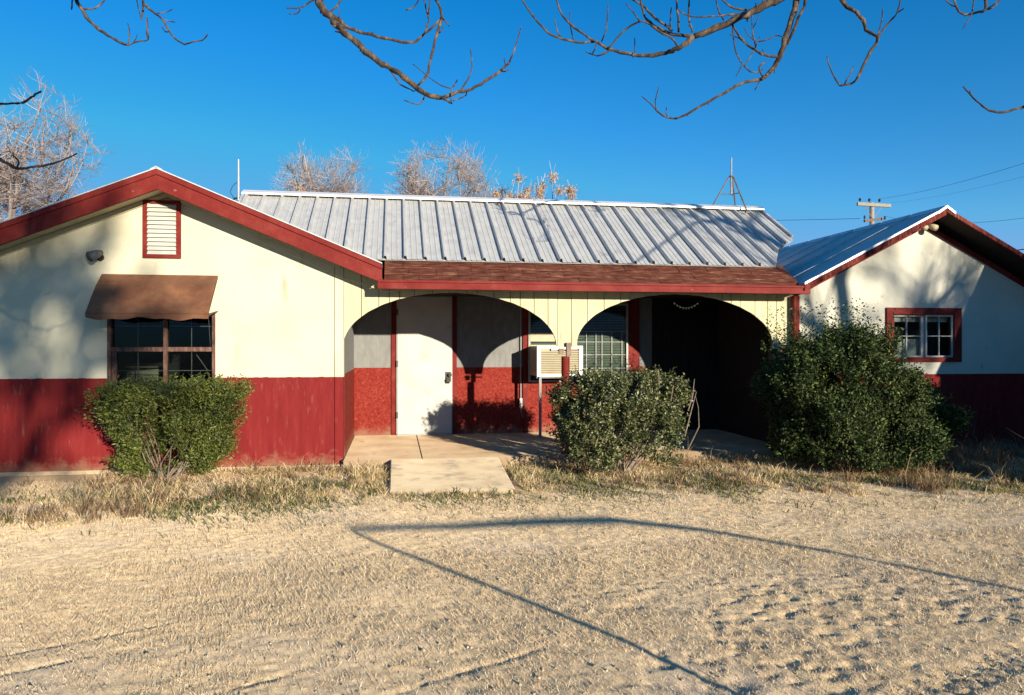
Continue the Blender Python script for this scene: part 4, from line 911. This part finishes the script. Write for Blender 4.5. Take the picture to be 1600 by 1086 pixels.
D_l = [([(1300,-30),(1312,-6),(1322,8),(1338,18),(1348,30),(1353,45),(1371,55)],6.5,5,dD,dD),([(1371,55),(1369,66),(1358,82),(1348,102),(1340,120),(1330,129),(1312,132)],4.8,3,dD,dD-.1),([(1312,132),(1303,118),(1295,100),(1292,86)],2.6,1.6,dD-.1,dD-.1),
 ([(1319,130),(1328,113),(1334,102)],2.2,1.4,dD-.1,dD-.1),([(1372,54),(1390,32),(1402,18),(1408,-12)],3,2,dD,dD),([(1371,52),(1377,32),(1379,12)],2.2,1.6,dD,dD),([(1402,18),(1407,15),(1412,11)],2.2,1.4,dD,dD),
 ([(1538,-30),(1538,-8),(1539,13),(1525,18),(1508,21),(1498,16),(1493,5),(1488,-12)],5,2.2,dD+.3,dD+.3),([(1538,14),(1548,11),(1556,6),(1566,-12)],3.2,2.2,dD+.3,dD+.3),([(1523,-12),(1520,8),(1516,24),(1504,43)],2.2,1.3,dD+.4,dD+.3),([(1495,9),(1484,5),(1472,-8)],2.2,1.6,dD+.3,dD+.3),([(1542,12),(1555,4),(1560,-6)],2,1.5,dD+.3,dD+.3),
 ([(1650,140),(1610,160),(1598,165),(1575,172),(1560,174),(1540,168),(1525,155),(1512,142),(1504,133)],5,1.6,dD-.6,dD-.4),([(1520,152),(1517,146),(1515,139)],2,1.3,dD-.4,dD-.4)]
whips(cr, C_l); whips(cr, D_l)
tb = trunkB[-1]
limb(cr, tb, [(7.8,1.2,6.0),(6.4,3.2,5.8),(4.6,4.6,5.6)], W(1262,-40,dC), .085, .036)
limb(cr, (4.6,4.6,5.6), [(3.6,5.2,5.2)], W(1256,-40,dC+.2), .04, .026)
limb(cr, (6.4,3.2,5.8), [(5.2,4.9,5.9)], W(1300,-30,dD), .04, .017)
limb(cr, (6.4,3.2,5.8), [(6.2,4.3,5.8),(5.8,5.0,5.2)], W(1538,-30,dD+.3), .035, .014)
limb(cr, trunkB[-2], [(9,.5,5.0),(7.6,2.6,4.6),(6.6,4.0,4.2)], W(1650,140,dD-.6), .04, .012)
def okB(p):
    c_ = p.x+.41*p.y; zs = p.z-SZ*(8.75-p.y)
    return not in_view(p, 40) and (8.45 < c_ < 12.3 or (c_ > 6.0 and zs > 2.5)) and p.z > 1.4 and p.y < 7.5 and not (p.x > 8.6 and p.y > 3.9)
for (p0, d0_, l0, r0) in (((10.6,-3,2.6),(-.5,.5,.6),2.4,.07),((10.6,-3,2.8),(.6,.2,.6),2.2,.06),((10.5,-2.8,3.4),(-.6,.3,.5),2.4,.06),((10.3,-2.5,4.2),(-.2,.7,.4),2.4,.06),((10.1,-2.3,4.8),(-.5,.5,.3),2.4,.06),((9.8,-1.8,5.2),(.3,.5,.3),2.2,.05),((10.6,-2.9,3.0),(.2,-.8,.4),2.2,.06),((9.2,-1.0,5.7),(-.5,.6,-.1),2.4,.05),((10.6,-3,3.1),(.5,.6,.4),2.4,.06),((8.2,.6,5.9),(-.6,.6,-.1),2.2,.045)):
    crown(cr, p0, d0_, l0, r0, 3, okB, .75, 5, (3,4))
cr.build('limb', M['bark'], TB, smooth=True)

# ================================================================= distant trees
def ftree(name, base, cxr, width, ztop, label, seed, ang=.55, dep=5, r=.12, ntr=3, spread=.42, group='bare trees behind the house', kids=(4,5), minr=.004, ok=None, zfork=None, m='far_bark', droop=.0):
    random.seed(seed); t = empty(name, base, label, 'tree', group); tr = MB(); cw = MB(); b = Vector(base)
    zf = zfork or ztop*.42; fork = b+Vector((cxr*.35, 0, zf)); H = ztop-zf
    tr.tube([b-Vector((0,0,.2)), b.lerp(fork,.5)+rv()*.05, fork], [r*1.3,r*1.05,r], 8)
    for k in range(ntr):
        a = 2*math.pi*k/ntr+random.uniform(-.4,.4); d_ = Vector((math.cos(a)*ang, math.sin(a)*ang*.8, 1))
        crown(cw, fork, d_, H*.5, r*.8, dep, lambda q: True, spread, 5, kids, droop, minr, 4)
    v = np.array(cw.v); x0_, x1_ = np.percentile(v[:,0], [1,99]); zt_ = v[:,2].max()
    k_ = np.clip((v[:,2]-zf)/(.35*H), 0, 1)
    v[:,0] = fork.x+(v[:,0]-fork.x)*(1-k_)+(b.x+cxr+(v[:,0]-(x0_+x1_)/2)*width/(x1_-x0_)-fork.x)*k_
    v[:,1] = b.y+(v[:,1]-b.y)*width/(x1_-x0_); v[:,2] = zf+(v[:,2]-zf)*(ztop-zf)/(zt_-zf)
    cw.v = [tuple(q) for q in v]
    tr.build('trunk', M[m], t); cw.build('crown', M[m], t); return t
def roundtree(base, cen, ax, fork, label, seed, r=.11, n1=8, n2=8, n3=9, n4=5, group='bare trees behind the house', tr_=.0042):
    """bare tree with a rounded crown: limbs, boughs and twigs each reach for points inside an ellipsoid"""
    random.seed(seed); t = empty('bare_tree', base, label, 'tree', group); tr = MB(); cw = MB(); cen = Vector(cen); fork = Vector(fork)
    def inside(lo, hi):
        while True:
            v = Vector((random.uniform(-1,1),random.uniform(-1,1),random.uniform(-.75,1)))
            if lo < v.length < hi: return cen+Vector((v.x*ax[0], v.y*ax[1], v.z*ax[2]))
    def arc(a, b, ra, rb, n, sides, sag):
        m_ = a.lerp(b,.5)+rv()*(b-a).length*.12+Vector((0,0,-sag*(b-a).length)); P = []
        for q in range(n+1):
            s_ = q/n; P.append(a*(1-s_)**2+m_*2*s_*(1-s_)+b*s_*s_+rv()*(b-a).length*.015)
        cw.tube(P, [ra+(rb-ra)*q/n for q in range(n+1)], sides, cap=False); return P
    b_ = Vector(base); tr.tube([b_-Vector((0,0,.2)), b_.lerp(fork,.5)+rv()*.08, fork], [r*1.4,r*1.15,r], 8)
    for a in range(n1):
        ang_ = 2*math.pi*a/n1+random.uniform(-.3,.3); e = cen+Vector((math.cos(ang_)*ax[0]*.55, math.sin(ang_)*ax[1]*.55, random.uniform(-.35,.45)*ax[2]))
        L1 = arc(fork, e, r*.55, r*.16, 7, 5, .10)
        for k in range(n2):
            p = random.choice(L1[3:]); q = min((inside(.35,.85) for _ in range(7)), key=lambda z: (z-p).length); L2 = arc(p, q, r*.15, r*.06, 5, 4, .08)
            for l in range(n3):
                p2 = random.choice(L2[1:]); q2 = min((inside(.45,1.0) for _ in range(10)), key=lambda z: (z-p2).length+abs(z.z-p2.z-.3)*.5); q2 = p2.lerp(q2, min(1, .75/max(.01,(q2-p2).length)))
                L3 = arc(p2, q2, tr_*1.9, tr_*1.1, 3, 3, .10)
                for m2 in range(n4):
                    p3 = random.choice(L3[1:]); o_ = (p3-cen).normalized(); q3 = p3+(o_*.5+rv()*.7+Vector((0,0,.55))).normalized()*random.uniform(.12,.38)
                    cw.tube([p3, p3.lerp(q3,.5)+rv()*.02, q3], [tr_,tr_*.8,tr_*.5], 3, cap=False)
    tr.build('trunk', M['far_bark'], t); cw.build('crown', M['far_bark'], t)
b = W(12,0,20); c = W(36,225,20); roundtree((b[0],b[1],0), c, (2.3,1.9,2.4), (b[0]+.1,b[1],4.0), 'leafless pale twigged tree rising behind the left eave', 3, .12, 9, 9, 11, 6)
b = W(505,0,30); c = W(500,288,30); roundtree((b[0],b[1],0), c, (2.45,2.2,2.35), (b[0],b[1],5.3), 'smaller round leafless tree behind the left part of the main ridge', 5, .12, 10, 10, 12, 6)
b = W(700,0,30); c = W(697,292,30); roundtree((b[0],b[1],0), c, (2.85,2.4,2.35), (b[0],b[1],5.3), 'broad leafless tree with greyish twigs behind the middle of the ridge', 8, .14, 12, 11, 12, 6)
# tall tree far behind the camera: its limbs dapple the left gable
ftree('bare_tree', (7.45,-21,0), .75, 2.4, 9.0, 'tall leafless tree far behind the photographer that dapples the left gable', 14, .8, 4, .17, 6, .6, 'bare trees standing over the yard', (3,4), .030, zfork=4.9, m='bark')
ftree('bare_tree', (16.4,-14,0), .2, 3.0, 7.9, 'leafless tree far behind the photographer that dapples the right gable', 19, .8, 4, .13, 5, .6, 'bare trees standing over the yard', (3,4), .018, zfork=4.2, m='bark')
# seed-cluster trees (tan hanging clusters)
random.seed(17)
def seedtree(px, py_list, d, label, nm='seed_tree'):
    b = W(px,0,d); base = (b[0],b[1],0); t = empty(nm, base, label, 'tree', 'slender trees with tan leaf clusters behind the ridge'); tr = MB(); cw = []
    fork = Vector((b[0],b[1],2.6)); tr.tube([(b[0],b[1],-.1),(b[0]+.05,b[1],1.4),tuple(fork)], [.07,.055,.045], 7); 
    for (x, y) in py_list:
        tip = Vector(W(x, y, d))+Vector((0,random.uniform(-.4,.4),0)); mid = fork.lerp(tip,.5)+Vector((0,0,-.15))+rv()*.08
        tr.tube([fork, mid, tip], [.03,.018,.009], 5, cap=False)
        cw = []
        for k in range(28):
            cw.append((tuple(tip+rv()*.03), tuple(rv()*.8+Vector((0,0,-.35))), random.uniform(.08,.2)))
        leaf_cloud('foliage', M['tan_leaf'], t, cw, .06, .4, 5)
        for k in range(3): tr.tube([tip, tip+Vector((random.uniform(-.2,.2),0,random.uniform(.1,.4)))], [.006,.003], 3, cap=False)
    tr.build('stem', M['far_bark'], t)
seedtree(800, [(776,300),(788,293),(800,300),(812,306),(808,280),(822,308),(830,290),(838,298),(820,318),(795,312),(470*0+784,308)], 18, 'slender tree with clusters of orange tan dead leaves behind the ridge')
seedtree(858, [(845,302),(852,283),(862,276),(868,300),(856,312),(842,318)], 18, 'slim tree with a few tan leaf clusters, second of the leafy ones')
seedtree(890, [(886,297),(893,302),(898,315),(888,312)], 18.5, 'smallest tan leaved sprig at the right end of the leafy trees')
seedtree(473, [(466,302),(474,300)], 17, 'tiny tan leaf tip showing over the left end of the ridge')

# utility pole and wires
b = W(1362,315,40); up = empty('utility_pole', (b[0],b[1],0), 'wooden utility pole with two crossarms behind the right roof', 'utility pole')
x, y, z = b
mb = MB(); mb.tube([(x,y,-.3),(x,y,z)], [.17,.12], 10); mb.build('pole', M['far_bark'], up)
mb = MB(); mb.bar((x-.95,y-.14,z-.12),(x+1.0,y-.14,z-.16),.12,.17); mb.tube([(x+.5,y-.14,z-.25),(x,y-.1,z-.9)], .02, 4); mb.tube([(x-.5,y-.14,z-.25),(x,y-.1,z-.9)], .02, 4); ca = mb.build('crossarm', M['bleached_wood'], up)
for dx in (-.8,-.25,.35):
    MB().tube([(x+dx,y-.14,z+.02),(x+dx,y-.14,z+.12),(x+dx,y-.14,z+.2)], [.03,.07,.04], 8).build('insulator', M['dark_metal'], ca)
mb = MB(); mb.bar((x-.65,y-.3,z-1.05),(x+.85,y+.2,z-.8),.1,.14); ca = mb.build('crossarm', M['rust_metal'], up)
for dx in (-.5,.7): MB().tube([(x+dx,y-.1,z-.9),(x+dx,y-.1,z-.72)], [.05,.04], 6).build('insulator', M['dark_metal'], ca)
def wire(a, b_, sag, r, lab):
    a = Vector(a); b_ = Vector(b_); pts = []
    for i in range(25): s_ = i/24; p = a.lerp(b_, s_); p.z -= sag*4*s_*(1-s_); pts.append(p)
    o_ = MB().tube(pts, r, 4).build('power_line', M['cable']); tag(o_, lab, 'power line', 'power lines running right from the pole')
wire((x+.35,y-.14,z+.2), W(1800,185,16), .25, .006, 'upper black power line rising steeply to the right of the pole')
wire((x+.98,y-.14,z), W(1800,215,18), .25, .0035, 'fainter power line just under the steepest one')
wire((x+.7,y-.1,z-.72), W(1800,300,18), .55, .006, 'lowest power line sloping gently over the right gable')
wire((x-.8,y-.14,z-.9), W(900,338,70), .2, .012, 'thin power line leading left from the pole above the low roof')

# neighbouring house, its roof just shows at the right edge
nb = empty('neighbour_house', (21,20,0), 'low neighbouring house whose dark roof edge shows at the far right', 'house')
MB().box(15.6,26,17.2,23,0,2.9).build('wall', M['white_wall'], nb)
mb = MB(); mb.prism([(15.2,16.9,2.85),(15.2,20,3.95),(15.2,23.3,2.85),(15.2,23.3,2.75),(15.2,20,3.83),(15.2,16.9,2.75)], (11.2,0,0)); mb.build('roof', M['metal'], nb)
MB().prism([(15.58,17.2,2.9),(15.58,20,3.85),(15.58,23,2.9)], (.1,0,0)).build('gable', M['white_wall'], nb)
wire(W(1570,391,17), W(1800,352,15), .05, .012, 'short cable just above the neighbouring roof at the right edge')

# shed standing to the right, out of the picture; its gable is shaped to shade the right end of the house
sh = empty('shed', (10.8,5.6,0), 'unseen timber shed right of the yard, shaped to shade the right gable', 'shed')
q0, q1 = (4.25,1.84), (6.15,3.03); sl_ = (q1[1]-q0[1])/(q1[0]-q0[0]); qz = lambda yy: q0[1]+sl_*(yy-q0[0])
mb = MB(); mb.prism([(8.93,4.25,0),(8.93,8.2,0),(8.93,8.2,qz(4.5)+.2),(8.93,6.55,qz(6.55)),(8.93,4.25,qz(4.25))], (.12,0,0)); mb.box(9.051,13,4.25,4.37,0,1.8); mb.box(9.051,13,8.08,8.2,0,2.1); mb.box(12.9,13,4.371,8.079,0,1.8); mb.build('wall', M['wood_dark'], sh)
mb = MB(); mb.prism([(8.9,4.2,qz(4.2)+.01),(8.9,6.55,qz(6.55)+.02),(8.9,6.55,qz(6.55)+.05),(8.9,4.2,qz(4.2)+.04)], (4.2,0,0)); mb.prism([(8.9,6.55,qz(6.55)+.02),(8.9,8.3,qz(4.5)+.1),(8.9,8.3,qz(4.5)+.13),(8.9,6.55,qz(6.55)+.05)], (4.2,0,0)); mb.build('roof', M['metal'], sh)

fn = empty('shade_fence', (7.9,4.5,0), 'unseen board fence added right of the yard to shade the weeds', 'fence')  # added out of view to shade the weeds and wall foot on the right
random.seed(41)
mb = MB()
for k in range(13): x = 6.95+k*.15; mb.box(x, x+.135, 4.5, 4.52, 0, 1.62+random.uniform(-.03,.03))
mb.build('fence_boards', M['wood_dark'], fn)
for z in (.4, 1.3): MB().box(6.95, 8.89, 4.521, 4.56, z, z+.08).build('rail', M['wood_dark'], fn)
for x in (7.05, 8.0, 8.75): MB().box(x, x+.09, 4.561, 4.65, -.1, 1.55).build('post', M['wood_dark'], fn)

# unseen bent pipe added beside the view, shaped to throw the thin bent yard shadow
fr = MB(); yb = .8
def back(px, py):
    d = CH*F/(py-541); X_, Y_, _ = W(px, py, d); t = Y_-yb; return (X_+SX*t, yb, SZ*t)
P = [back(1160,1086), back(950,990), back(740,905), back(610,855), back(552,830), back(545,824), back(600,822), back(720,820), back(850,813), back(950,810), back(1100,826), back(1300,860), back(1600,920)]
g0 = Vector(P[0])-Vector(P[1]); Pa = [tuple(Vector(P[0])+g0*6)]; g1 = Vector(P[-1])-Vector(P[-2]); Pb = [tuple(Vector(P[-1])+g1*4)]
fr.tube(Pa+P+Pb, [.016]*6+[.016,.017,.020,.026,.026,.020,.016,.016,.016], 8)
o = fr.build('shadow_pipe', M['rust_metal'], smooth=True); tag(o, 'unseen bent pipe added to cast the long shadow across the yard', 'pipe frame')
